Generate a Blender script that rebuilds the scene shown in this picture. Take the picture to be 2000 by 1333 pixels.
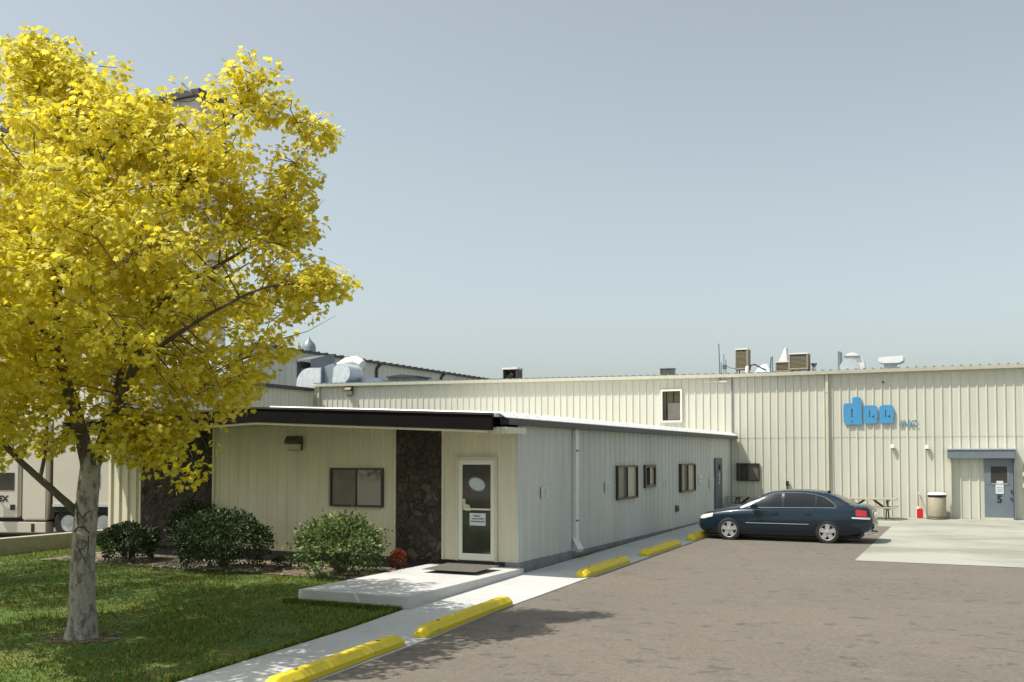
import bpy, bmesh, math, random
from mathutils import Vector, Matrix, noise
PI = math.pi; rad = math.radians
S = bpy.context.scene
for o in list(bpy.data.objects): bpy.data.objects.remove(o)
COL = S.collection

# ------------------------------------------------------------------ camera
cam = bpy.data.cameras.new('camera'); camo = bpy.data.objects.new('camera', cam); COL.objects.link(camo)
cam.sensor_width = 36; cam.lens = 36*1950/2000; cam.shift_y = 0.0777
cam.clip_start = .1; cam.clip_end = 3000
camo.location = (0, 0, 2.5); camo.rotation_euler = (rad(92), 0, rad(25.2))
S.camera = camo
S.render.resolution_x = 1024; S.render.resolution_y = 682
# ------------------------------------------------------------------ sky, sun, exposure
KX, KY = .45, .37                        # shadow shift per metre of height
sun_el = math.atan(1/math.hypot(KX, KY)); sun_rot = math.atan2(-KX, -KY)
W = bpy.data.worlds.new('World'); S.world = W; W.use_nodes = True
nt = W.node_tree; bgn = nt.nodes['Background']
sky = nt.nodes.new('ShaderNodeTexSky'); sky.sky_type = 'NISHITA'; sky.sun_disc = False
sky.sun_elevation = sun_el; sky.sun_rotation = sun_rot
sky.air_density = 1.0; sky.dust_density = 2.5; sky.ozone_density = 1.0
hsv = nt.nodes.new('ShaderNodeHueSaturation'); hsv.inputs['Saturation'].default_value = .43; hsv.inputs['Value'].default_value = 1.0
nt.links.new(sky.outputs[0], hsv.inputs['Color']); tint = nt.nodes.new('ShaderNodeMix'); tint.data_type = 'RGBA'; tint.blend_type = 'MULTIPLY'; tint.inputs[0].default_value = 1; tint.inputs[7].default_value = (1.0, 1.055, 1.01, 1)
nt.links.new(hsv.outputs[0], tint.inputs[6]); nt.links.new(tint.outputs[2], bgn.inputs[0])
bgn.inputs[1].default_value = .116
sl = bpy.data.lights.new('sun', 'SUN'); sl.energy = 4.0; sl.angle = rad(.5); sl.color = (1, .95, .86)
so = bpy.data.objects.new('sun', sl); COL.objects.link(so)
so.rotation_euler = Vector((-KX, -KY, 1)).to_track_quat('Z', 'Y').to_euler(); so.location = (-10, -10, 30)
S.view_settings.view_transform = 'Standard'; S.view_settings.look = 'None'
S.view_settings.exposure = 0.48; S.view_settings.gamma = 1
S.render.engine = 'CYCLES'

# ------------------------------------------------------------------ materials
def mat(name, col, rough=.6, metal=0., var=0., scale=3., bump=0., bscale=40., stretch=(1, 1, 1), col2=None,
        contrast=(.35, .65), coat=0., spec=None, fine=0.):
    m = bpy.data.materials.new(name); m.use_nodes = True; t = m.node_tree; N = t.nodes; L = t.links
    b = N['Principled BSDF']; b.inputs['Roughness'].default_value = rough; b.inputs['Metallic'].default_value = metal
    if spec is not None: b.inputs['Specular IOR Level'].default_value = spec
    if coat: b.inputs['Coat Weight'].default_value = coat; b.inputs['Coat Roughness'].default_value = .05
    c = (*col, 1)
    b.inputs['Base Color'].default_value = c
    if var or col2 or bump or fine:
        tc = N.new('ShaderNodeTexCoord'); mp = N.new('ShaderNodeMapping'); mp.inputs['Scale'].default_value = stretch
        L.new(tc.outputs['Object'], mp.inputs[0])
    if var or col2:
        n = N.new('ShaderNodeTexNoise'); n.inputs['Scale'].default_value = scale; n.inputs['Detail'].default_value = 6
        n.inputs['Roughness'].default_value = .62; L.new(mp.outputs[0], n.inputs['Vector'])
        r = N.new('ShaderNodeMapRange'); r.inputs[1].default_value = contrast[0]; r.inputs[2].default_value = contrast[1]
        L.new(n.outputs[0], r.inputs[0])
        mx = N.new('ShaderNodeMix'); mx.data_type = 'RGBA'
        d = col2 if col2 else tuple(v*(1-var) for v in col)
        mx.inputs[6].default_value = c; mx.inputs[7].default_value = (*d, 1)
        L.new(r.outputs[0], mx.inputs[0]); out = mx.outputs[2]
        if fine:
            n2 = N.new('ShaderNodeTexNoise'); n2.inputs['Scale'].default_value = 60; n2.inputs['Detail'].default_value = 3
            L.new(tc.outputs['Object'], n2.inputs['Vector'])
            r2 = N.new('ShaderNodeMapRange'); r2.inputs[1].default_value = .3; r2.inputs[2].default_value = .7
            r2.inputs[3].default_value = 1-fine; r2.inputs[4].default_value = 1+fine; L.new(n2.outputs[0], r2.inputs[0])
            vm = N.new('ShaderNodeVectorMath'); vm.operation = 'SCALE'; L.new(out, vm.inputs[0]); L.new(r2.outputs[0], vm.inputs['Scale'])
            out = vm.outputs[0]
        L.new(out, b.inputs['Base Color'])
    if bump:
        n3 = N.new('ShaderNodeTexNoise'); n3.inputs['Scale'].default_value = bscale; n3.inputs['Detail'].default_value = 4
        L.new(tc.outputs['Object'], n3.inputs['Vector'])
        bp = N.new('ShaderNodeBump'); bp.inputs['Strength'].default_value = bump; bp.inputs['Distance'].default_value = .02
        L.new(n3.outputs[0], bp.inputs['Height']); L.new(bp.outputs[0], b.inputs['Normal'])
    return m

def foliage_mat(name, cols, trans=.35, rough=.5):
    """leaf colour differs leaf by leaf; light passes through"""
    m = bpy.data.materials.new(name); m.use_nodes = True; t = m.node_tree; N = t.nodes; L = t.links
    for n in list(N): N.remove(n)
    out = N.new('ShaderNodeOutputMaterial'); g = N.new('ShaderNodeNewGeometry'); rp = N.new('ShaderNodeValToRGB')
    rp.color_ramp.elements[0].color = (*cols[0], 1); rp.color_ramp.elements[1].color = (*cols[-1], 1)
    for i, c in enumerate(cols[1:-1]):
        e = rp.color_ramp.elements.new((i+1)/(len(cols)-1)); e.color = (*c, 1)
    L.new(g.outputs['Random Per Island'], rp.inputs[0])
    p = N.new('ShaderNodeBsdfPrincipled'); p.inputs['Roughness'].default_value = rough
    p.inputs['Specular IOR Level'].default_value = .3
    tr = N.new('ShaderNodeBsdfTranslucent'); mx = N.new('ShaderNodeMixShader'); mx.inputs[0].default_value = trans
    L.new(rp.outputs[0], p.inputs['Base Color']); L.new(rp.outputs[0], tr.inputs[0])
    L.new(p.outputs[0], mx.inputs[1]); L.new(tr.outputs[0], mx.inputs[2]); L.new(mx.outputs[0], out.inputs[0])
    return m

def stone_mat():
    m = bpy.data.materials.new('lava stone'); m.use_nodes = True; t = m.node_tree; N = t.nodes; L = t.links
    b = N['Principled BSDF']; b.inputs['Roughness'].default_value = .8
    tc = N.new('ShaderNodeTexCoord'); ns = N.new('ShaderNodeTexNoise'); ns.inputs['Scale'].default_value = 2.5
    L.new(tc.outputs['Object'], ns.inputs['Vector'])
    ad = N.new('ShaderNodeMix'); ad.data_type = 'RGBA'; ad.inputs[0].default_value = .25
    L.new(tc.outputs['Object'], ad.inputs[6]); L.new(ns.outputs['Color'], ad.inputs[7])
    v = N.new('ShaderNodeTexVoronoi'); v.inputs['Scale'].default_value = 7.5; L.new(ad.outputs[2], v.inputs['Vector'])
    v2 = N.new('ShaderNodeTexVoronoi'); v2.feature = 'DISTANCE_TO_EDGE'; v2.inputs['Scale'].default_value = 7.5; L.new(ad.outputs[2], v2.inputs['Vector'])
    sp = N.new('ShaderNodeSeparateColor'); L.new(v.outputs['Color'], sp.inputs[0])
    rp = N.new('ShaderNodeValToRGB'); cr = rp.color_ramp
    cr.elements[0].color = (.028, .025, .019, 1); cr.elements[1].color = (.095, .08, .062, 1); cr.elements[1].position = 1
    e = cr.elements.new(.45); e.color = (.042, .036, .027, 1); e = cr.elements.new(.8); e.color = (.062, .045, .035, 1)
    L.new(sp.outputs[0], rp.inputs[0])
    r = N.new('ShaderNodeMapRange'); r.inputs[2].default_value = .06; L.new(v2.outputs['Distance'], r.inputs[0])
    mx = N.new('ShaderNodeMix'); mx.data_type = 'RGBA'; mx.inputs[6].default_value = (.012, .011, .01, 1)
    L.new(r.outputs[0], mx.inputs[0]); L.new(rp.outputs[0], mx.inputs[7]); L.new(mx.outputs[2], b.inputs['Base Color'])
    bp = N.new('ShaderNodeBump'); bp.inputs['Distance'].default_value = .05; bp.inputs['Strength'].default_value = .8
    L.new(r.outputs[0], bp.inputs['Height']); L.new(bp.outputs[0], b.inputs['Normal'])
    return m

def layered(name, col, rough, layers, bump=.3, bscale=90, paneltone=None):
    """base colour multiplied by noise layers (scale, stretch, lo, hi, strength): real stains, patches and aggregate"""
    m = bpy.data.materials.new(name); m.use_nodes = True; t = m.node_tree; N = t.nodes; L = t.links
    b = N['Principled BSDF']; b.inputs['Roughness'].default_value = rough; tc = N.new('ShaderNodeTexCoord')
    rgb = N.new('ShaderNodeRGB'); rgb.outputs[0].default_value = (*col, 1); cur = rgb.outputs[0]
    for k, (scale, st, lo, hi, f0, f1, det) in enumerate(layers):
        mp = N.new('ShaderNodeMapping'); mp.inputs['Scale'].default_value = st; mp.inputs['Location'].default_value = (k*13.7, k*5.1, 0); L.new(tc.outputs['Object'], mp.inputs[0])
        n = N.new('ShaderNodeTexNoise'); n.inputs['Scale'].default_value = scale; n.inputs['Detail'].default_value = det; n.inputs['Roughness'].default_value = .6; L.new(mp.outputs[0], n.inputs['Vector'])
        r = N.new('ShaderNodeMapRange'); r.inputs[1].default_value = lo; r.inputs[2].default_value = hi; r.inputs[3].default_value = f0; r.inputs[4].default_value = f1; L.new(n.outputs[0], r.inputs[0])
        v = N.new('ShaderNodeVectorMath'); v.operation = 'SCALE'; L.new(cur, v.inputs[0]); L.new(r.outputs[0], v.inputs['Scale']); cur = v.outputs[0]
    if paneltone:
        sp = N.new('ShaderNodeSeparateXYZ'); L.new(tc.outputs['Object'], sp.inputs[0]); ml = N.new('ShaderNodeMath'); ml.operation = 'MULTIPLY'; ml.inputs[1].default_value = 1/.892
        L.new(sp.outputs[paneltone], ml.inputs[0]); fl = N.new('ShaderNodeMath'); fl.operation = 'FLOOR'; L.new(ml.outputs[0], fl.inputs[0])
        wn = N.new('ShaderNodeTexWhiteNoise'); wn.noise_dimensions = '1D'; L.new(fl.outputs[0], wn.inputs['W'])
        r = N.new('ShaderNodeMapRange'); r.inputs[3].default_value = .93; r.inputs[4].default_value = 1.04; L.new(wn.outputs[0], r.inputs[0])
        v = N.new('ShaderNodeVectorMath'); v.operation = 'SCALE'; L.new(cur, v.inputs[0]); L.new(r.outputs[0], v.inputs['Scale']); cur = v.outputs[0]
    L.new(cur, b.inputs['Base Color'])
    n3 = N.new('ShaderNodeTexNoise'); n3.inputs['Scale'].default_value = bscale; L.new(tc.outputs['Object'], n3.inputs['Vector'])
    bp = N.new('ShaderNodeBump'); bp.inputs['Strength'].default_value = bump; bp.inputs['Distance'].default_value = .015; L.new(n3.outputs[0], bp.inputs['Height']); L.new(bp.outputs[0], b.inputs['Normal'])
    return m
M = dict(
 asphalt=layered('asphalt', (.146, .127, .103), .9, [(.35, (.6, 1.2, 1), .3, .7, .93, 1.07, 4), (1.3, (.8, 1.6, 1), .56, .70, 1, .84, 4), (1.1, (.4, 3.0, 1), .58, .72, 1, 1.12, 5), (3.0, (1, 1.3, 1), .62, .67, 1, .70, 2), (45, (1, 1, 1), .32, .68, .80, 1.20, 2), (12, (1, 1, 1), .35, .65, .88, 1.12, 4)], .5, 90),
 stain=mat('asphalt stain', (.098, .086, .071), .85, var=.3, scale=8, bump=.3, bscale=90),
 soil=mat('ground soil', (.2, .17, .12), .95, var=.4, scale=.3, bump=.3),
 concrete=layered('sidewalk concrete', (.50, .50, .485), .85, [(.9, (1, 1, 1), .35, .7, 1.04, .88, 5), (4, (1, 1, 1), .62, .75, 1, .84, 5), (60, (1, 1, 1), .3, .7, .93, 1.07, 2)], .2, 120),
 apron=mat('apron concrete', (.34, .34, .29), .85, col2=(.23, .23, .19), scale=.28, stretch=(.8, 1.2, 1), contrast=(.42, .6), bump=.15, bscale=100, fine=.05),
 foundation=mat('foundation concrete', (.26, .27, .27), .9, var=.3, scale=3, bump=.2),
 lawn=mat('lawn base', (.05, .10, .010), .95, col2=(.13, .12, .03), scale=.7, contrast=(.45, .75)),
 mulch=mat('bed mulch', (.10, .075, .05), .95, col2=(.26, .22, .17), scale=7, contrast=(.5, .62), bump=.6, bscale=30),
 siding=layered('cream metal siding', (.57, .563, .475), .42, [(1.0, (1.6, 1.6, .2), .35, .7, 1.02, .92, 5), (5, (3, 3, .12), .56, .75, 1, .84, 4), (2.2, (1, 1, 1), .66, .8, 1, .88, 5)], .03, 3, paneltone=0),
 siding2=mat('weathered office siding', (.68, .645, .50), .5, var=.12, scale=1.2, stretch=(1.8, 1.8, .25), fine=.02),
 siding3=layered('shade tinted cream siding', (.53, .56, .515), .5, [(1.0, (1.6, 1.6, .2), .35, .7, 1.02, .92, 5), (5, (3, 3, .12), .58, .75, 1, .90, 4)], .03, 3, paneltone=1),  # cream siding with the cool tint of walls in shade mixed into its colour
 trim=mat('cream trim', (.60, .58, .46), .45, var=.1, scale=4),
 white=mat('white metal', (.78, .78, .75), .4, var=.08, scale=3),
 wframe=mat('white window frame', (.72, .71, .64), .5),
 black=mat('black fascia metal', (.010, .009, .009), .85, spec=.1, var=.3, scale=2),
 dktrim=mat('dark eave trim', (.05, .052, .056), .5, var=.3, scale=3),
 dkframe=mat('bronze window frame', (.035, .032, .026), .4),
 glass=mat('dark glass', (.03, .033, .03), .05, spec=.8, col2=(.06, .058, .045), scale=.8),
 rglass=mat('coated reflecting glass', (.25, .25, .22), .03, .6),
 blind=mat('blinds behind glass', (.42, .39, .30), .3, var=.15, scale=3),
 curtain=mat('curtain grey', (.16, .15, .125), .3, var=.3, scale=3),
 bluegrey=mat('blue grey paint', (.155, .185, .215), .5, var=.15, scale=3),
 bluedoor=mat('side door paint', (.10, .125, .14), .5, var=.1, scale=3),
 galv=mat('galvanised duct', (.60, .64, .66), .45, .25, var=.2, scale=4),
 galvd=mat('weathered galvanised hood', (.22, .27, .31), .5, .3, var=.2, scale=4),
 tan=mat('tan cooler paint', (.40, .31, .21), .6, var=.2, scale=5),
 louvre=mat('cooler louvre', (.13, .115, .055), .6, var=.2, scale=9),
 sign=mat('sign blue', (.065, .30, .56), .5, var=.15, scale=3),
 signd=mat('faded sign blue', (.10, .22, .30), .6),
 yellow=mat('yellow stop paint', (.66, .52, .012), .5, col2=(.34, .29, .12), scale=9, contrast=(.57, .70), bump=.25, bscale=50),
 dark=mat('dark', (.015, .015, .015), .7),
 rubber=mat('tyre rubber', (.022, .022, .022), .8, var=.3, scale=9),
 paper=mat('paper', (.62, .65, .68), .8, var=.05),
 spout=mat('downspout paint', (.72, .75, .73), .5, var=.12, scale=4),
 ink2=mat('faint ink', (.30, .33, .36), .8),
 ink=mat('grey ink', (.12, .15, .18), .8),
 bark=mat('pale bark', (.33, .305, .25), .9, col2=(.14, .12, .095), scale=11, stretch=(1, 1, .5), contrast=(.47, .62), bump=1.0, bscale=30, fine=.18),
 branch=mat('branch bark', (.13, .105, .075), .9, var=.4, scale=9, bump=.5),
 stone=stone_mat(),
 mat=mat('door mat', (.13, .125, .105), .95, var=.3, scale=40, bump=.5, bscale=200),
 carpaint=mat('navy car paint', (.005, .017, .031), .24, .2, coat=.4),
 carglass=mat('car glass', (.010, .013, .016), .06, spec=.45),
 chrome=mat('chrome', (.75, .75, .75), .15, 1.0),
 rim=mat('alloy rim', (.42, .42, .41), .4, .3),
 headlamp=mat('headlamp lens', (.80, .80, .72), .12, .2, coat=1),
 red=mat('red plastic', (.55, .012, .018), .35),
 redlamp=mat('tail lamp lens', (.50, .01, .018), .15, coat=1),
 barrel=mat('barrel concrete tan', (.42, .38, .27), .8, var=.2, scale=6, bump=.4, bscale=70),
 wood=mat('weathered wood', (.42, .38, .28), .8, var=.3, scale=5, stretch=(.4, 3, 3)),
 truck=mat('truck white paint', (.66, .62, .52), .35, var=.06, scale=1),
 lens=mat('lamp lens', (.55, .55, .40), .3),
 bronze=mat('lamp housing', (.07, .06, .04), .5),
 white2=mat('white lamp plastic', (.85, .84, .74), .4),
 leaf=foliage_mat('yellow maple leaf', [(.61, .51, .018), (.75, .64, .035), (.86, .78, .15), (.48, .44, .03)], .55),
 leaf_dark=foliage_mat('dark shrub leaf', [(.022, .042, .012), (.04, .07, .02), (.06, .095, .03)], .2),
 leaf_light=foliage_mat('light shrub leaf', [(.05, .09, .025), (.12, .18, .05), (.27, .33, .12)], .3),
 leaf_red=foliage_mat('red flower petals', [(.20, .03, .02), (.38, .07, .04), (.10, .07, .02)], .3),
 grass=foliage_mat('grass blade', [(.05, .11, .008), (.09, .16, .012), (.17, .21, .025), (.34, .29, .06)], .3, .6),
 weed=foliage_mat('weed leaf', [(.12, .16, .04), (.22, .26, .06)], .3),
)

# ------------------------------------------------------------------ geometry helpers
class MB:
    def __init__(s): s.v = []; s.f = []
    def add(s, vs, fs):
        n = len(s.v); s.v += [tuple(v) for v in vs]; s.f += [tuple(i+n for i in f) for f in fs]; return s
    def box(s, x0, x1, y0, y1, z0, z1, R=None, c=None):
        vs = [Vector((x, y, z)) for z in (z0, z1) for y in (y0, y1) for x in (x0, x1)]
        if R is not None:
            c = Vector(c) if c is not None else Vector(((x0+x1)/2, (y0+y1)/2, (z0+z1)/2))
            vs = [R @ (v-c)+c for v in vs]
        return s.add(vs, [(0, 2, 3, 1), (4, 5, 7, 6), (0, 1, 5, 4), (2, 6, 7, 3), (0, 4, 6, 2), (1, 3, 7, 5)])
    def bar(s, a, b, w, h):
        a, b = Vector(a), Vector(b); d = (b-a); L = d.length; q = d.to_track_quat('X', 'Z').to_matrix()
        vs = [a+q @ Vector((x, y, z)) for z in (-h/2, h/2) for y in (-w/2, w/2) for x in (0, L)]
        return s.add(vs, [(0, 2, 3, 1), (4, 5, 7, 6), (0, 1, 5, 4), (2, 6, 7, 3), (0, 4, 6, 2), (1, 3, 7, 5)])
    def prism(s, pts, axis, a0, a1):
        """polygon pts (p,q) extruded along axis: x->(p=y,q=z) y->(p=x,q=z) z->(p=x,q=y)"""
        mk = {'x': lambda p, q, a: (a, p, q), 'y': lambda p, q, a: (p, a, q), 'z': lambda p, q, a: (p, q, a)}[axis]
        n = len(pts); vs = [mk(p, q, a0) for p, q in pts]+[mk(p, q, a1) for p, q in pts]
        return s.add(vs, [tuple(range(n)), tuple(range(2*n-1, n-1, -1))]+[(i, i+n, (i+1) % n+n, (i+1) % n) for i in range(n)])
    def tube(s, pts, rs, n=8, cap=True):
        pts = [Vector(p) for p in pts]
        if not hasattr(rs, '__len__'): rs = [rs]*len(pts)
        base = len(s.v); up = None
        for i, p in enumerate(pts):
            d = (pts[min(i+1, len(pts)-1)]-pts[max(i-1, 0)]).normalized()
            if up is None: up = d.orthogonal().normalized()
            else: up = (up-d*up.dot(d)); up = up.normalized() if up.length > 1e-5 else d.orthogonal().normalized()
            w = d.cross(up)
            for k in range(n):
                a = 2*PI*k/n; s.v.append(tuple(p+(up*math.cos(a)+w*math.sin(a))*rs[i]))
        for i in range(len(pts)-1):
            for k in range(n):
                a = base+i*n+k; b = base+i*n+(k+1) % n; s.f.append((a, b, b+n, a+n))
        if cap:
            s.f.append(tuple(base+k for k in range(n-1, -1, -1))); e = base+(len(pts)-1)*n; s.f.append(tuple(e+k for k in range(n)))
        return s
    def lathe(s, prof, c=(0, 0, 0), n=24, axis='z', cap=True):
        base = len(s.v)
        for r, h in prof:
            for k in range(n):
                a = 2*PI*k/n; x, y = r*math.cos(a), r*math.sin(a)
                p = {'z': (x, y, h), 'y': (x, h, y), 'x': (h, x, y)}[axis]
                s.v.append(tuple(Vector(p)+Vector(c)))
        for i in range(len(prof)-1):
            for k in range(n):
                a = base+i*n+k; b = base+i*n+(k+1) % n; s.f.append((a, b, b+n, a+n))
        if cap: s.f.append(tuple(base+k for k in range(n))); e = base+(len(prof)-1)*n; s.f.append(tuple(e+k for k in range(n)))
        return s
    def build(s, name, m, parent=None, smooth=False, bevel=0, base=None, recalc=True):
        """vertices are in world space; origin goes to the parent's world place (or base)"""
        off = Vector(base) if base is not None else (Vector(WORLD[parent.name]) if parent else Vector((0, 0, 0)))
        me = bpy.data.meshes.new(name); me.from_pydata([tuple(Vector(v)-off) for v in s.v], [], s.f)
        if recalc or bevel:
            bm = bmesh.new(); bm.from_mesh(me); bmesh.ops.recalc_face_normals(bm, faces=bm.faces)
            if bevel:
                es = [e for e in bm.edges if len(e.link_faces) == 2 and e.calc_face_angle(0) > .7]
                bmesh.ops.bevel(bm, geom=es, offset=bevel, segments=2, affect='EDGES', clamp_overlap=True)
            bm.to_mesh(me); bm.free()
        me.materials.append(m)
        if smooth:
            for p in me.polygons: p.use_smooth = True
            try: me.set_sharp_from_angle(angle=rad(38))
            except Exception: pass
        o = bpy.data.objects.new(name, me); COL.objects.link(o)
        if parent: o.parent = parent; WORLD[o.name] = tuple(off)
        else: o.location = off; WORLD[o.name] = tuple(off)
        return o
WORLD = {}
def tag(o, label=None, cat=None, group=None, kind=None):
    for k, v in (('label', label), ('category', cat), ('group', group), ('kind', kind)):
        if v: o[k] = v
    return o
def thing(name, label, cat, loc, rz=0, group=None):
    o = bpy.data.objects.new(name, None); COL.objects.link(o); o.location = loc; o.rotation_euler = (0, 0, rz)
    o.empty_display_size = .2; WORLD[o.name] = tuple(loc) if not rz else (0, 0, 0)
    return tag(o, label, cat, group)
def copy_tree(o, loc=None, label=None, parent=None):
    c = o.copy(); COL.objects.link(c)
    if parent: c.parent = parent
    if loc is not None: c.location = loc
    if label: c['label'] = label
    for ch in list(o.children): copy_tree(ch, None, None, c)
    return c
def text_mesh(body, size, ext, shear=0, offset=0):
    cu = bpy.data.curves.new('t', 'FONT'); cu.body = body; cu.size = size; cu.extrude = ext; cu.shear = shear
    cu.offset = offset; cu.align_x = 'CENTER'; cu.resolution_u = 4
    o = bpy.data.objects.new('t', cu); COL.objects.link(o); bpy.context.view_layer.update()
    me = bpy.data.meshes.new_from_object(o.evaluated_get(bpy.context.evaluated_depsgraph_get()))
    bpy.data.objects.remove(o); bpy.data.curves.remove(cu)
    return me
def poly_mesh(outer, holes, depth):
    """flat shape (x,z) with real holes, depth in y, via a filled curve"""
    cu = bpy.data.curves.new('p', 'CURVE'); cu.dimensions = '2D'; cu.fill_mode = 'BOTH'; cu.extrude = depth/2
    for pts in [outer]+holes:
        sp = cu.splines.new('POLY'); sp.points.add(len(pts)-1)
        for i, (x, y) in enumerate(pts): sp.points[i].co = (x, y, 0, 1)
        sp.use_cyclic_u = True
    o = bpy.data.objects.new('p', cu); COL.objects.link(o); bpy.context.view_layer.update()
    me = bpy.data.meshes.new_from_object(o.evaluated_get(bpy.context.evaluated_depsgraph_get()))
    bpy.data.objects.remove(o); bpy.data.curves.remove(cu)
    me.transform(Matrix.Rotation(PI/2, 4, 'X'))
    return me
def link_mesh(name, me, m, parent=None, loc=(0, 0, 0)):
    me.name = name; me.materials.clear(); me.materials.append(m)
    o = bpy.data.objects.new(name, me); COL.objects.link(o); o.location = loc
    if parent: o.parent = parent
    WORLD[o.name] = tuple(loc)
    return o
def rbd(x0, x1, z0, z1, r, n=4):
    """rounded rectangle outline"""
    P = []
    for cx, cz, a in ((x1-r, z1-r, 0), (x0+r, z1-r, 90), (x0+r, z0+r, 180), (x1-r, z0+r, 270)):
        for k in range(n+1):
            t = rad(a+90*k/n); P.append((cx+r*math.cos(t), cz+r*math.sin(t)))
    return P

# ground level along Y (the lot climbs gently to the buildings)
GY = [(-400, -.6), (-20, -.5), (0, -.42), (9.9, -.25), (12.9, -.19), (15, -.1), (19, -.03), (28, .08), (35, .16), (40, .22), (900, .22)]
def gz(y):
    for (a, za), (b, zb) in zip(GY, GY[1:]):
        if y <= b: return za+(zb-za)*max(0, (y-a))/(b-a)
    return .22
def sheet(name, x0, x1, y0, y1, dz, m, thick=0, poly=None):
    """sheet following gz; poly gives x limits as functions of y"""
    ys = sorted({y0, y1, *[y for y, _ in GY if y0 < y < y1]}); mb = MB(); vs = []; fs = []
    for y in ys:
        a, b = (x0, x1) if poly is None else poly(y)
        vs += [(a, y, gz(y)+dz), (b, y, gz(y)+dz)]
    n = len(ys)
    for i in range(n-1): fs.append((2*i, 2*i+1, 2*i+3, 2*i+2))
    if thick:
        vs += [(x, y, z-thick) for x, y, z in vs[:2*n]]
        for i in range(n-1):
            a = 2*i; b = 2*n
            fs += [(b+a, b+a+2, b+a+3, b+a+1), (a, a+2, b+a+2, b+a), (a+1, b+a+1, b+a+3, a+3)]
        fs += [(0, 2*n, 2*n+1, 1), (2*n-2, 2*n-1, 4*n-1, 4*n-2)]
    mb.add(vs, fs); return mb

# ------------------------------------------------------------------ setting: ground, lot, walks, lawn
tag(sheet('ground', -900, 900, -400, 900, -.075, M['soil']).build('ground', M['soil']), kind='structure')
tag(sheet('l', -7.4, 60, -60, 39.85, -.016, M['asphalt']).build('parking_lot', M['asphalt']), kind='structure')
tag(sheet('y', -90, -23.2, -60, 60, -.03, M['asphalt']).build('truck_yard', M['asphalt']), kind='structure')
mb = MB()
y = -20.
while y < 39.5:
    y1 = min(y+1.83, 39.5)
    ys = [y]+[b for b, _ in GY if y+.05 < b < y1-.05]+[y1-.012]
    for a, b in zip(ys, ys[1:]):
        vs = [(x, q, gz(q)+dz) for dz in (-.16, 0) for q in (a, b) for x in (-8.93, -7.4)]
        mb.add(vs, [(0, 2, 3, 1), (4, 5, 7, 6), (0, 1, 5, 4), (2, 6, 7, 3), (0, 4, 6, 2), (1, 3, 7, 5)])
    y = y1
tag(mb.build('sidewalk', M['concrete']), kind='structure')
# apron along the warehouse wall and in front of door five
tag(sheet('a', -2.75, 40, 24.8, 35.2, -.009, M['apron'], poly=None).build('concrete_apron', M['apron']), kind='structure')
tag(sheet('a', -7.38, 40, 35.2, 39.88, -.009, M['apron']).build('wall_walk', M['apron']), kind='structure')
# lawn and planting bed
tag(sheet('g', -22.75, -8.95, -20, 17.4, -.02, M['lawn']).build('lawn', M['lawn']), kind='structure')
tag(sheet('g', -22.75, -21.05, 17.4, 40, -.02, M['lawn']).build('lawn_strip', M['lawn']), kind='structure')
tag(sheet('b', -21.05, -11.15, 17.4, 19.45, -.005, M['mulch']).build('planting_bed', M['mulch']), kind='structure')
rng = random.Random(4)
# entrance slab
def slab_z(y): return .1+(y-14.65)/(19.45-14.65)*.1
mb = MB(); vs = [(x, y, z) for z in (-.25, None) for y in (14.65, 19.45) for x in (-11.13, -8.87) for z in [z if z is not None else slab_z(y)]]
mb.add(vs, [(0, 2, 3, 1), (4, 5, 7, 6), (0, 1, 5, 4), (2, 6, 7, 3), (0, 4, 6, 2), (1, 3, 7, 5)])
tag(mb.build('entrance_slab', M['concrete'], bevel=.012), kind='structure')
mb = MB(); vs = [(x, y, slab_z(y)+dz) for dz in (.002, .008) for y in (17.8, 18.9) for x in (-10.42, -9.18)]
mb.add(vs, [(0, 2, 3, 1), (4, 5, 7, 6), (0, 1, 5, 4), (2, 6, 7, 3), (0, 4, 6, 2), (1, 3, 7, 5)])
tag(mb.build('door_mat', M['mat'], base=(-9.8, 18.35, .18)), 'flat dark grey mat lying on the entrance slab before the glass door', 'door mat')

mb = MB(); n = 26; vs = []; rr_ = random.Random(2)
for k in range(n): a = 2*PI*k/n; q = rr_.uniform(.42, .66); vs.append((-12.34+q*math.cos(a), 10.97+q*math.sin(a), gz(10.97+q*math.sin(a))-.012))
mb.add(vs, [tuple(range(n))]); tag(mb.build('bare_soil', M['mulch']), kind='structure')

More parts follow.
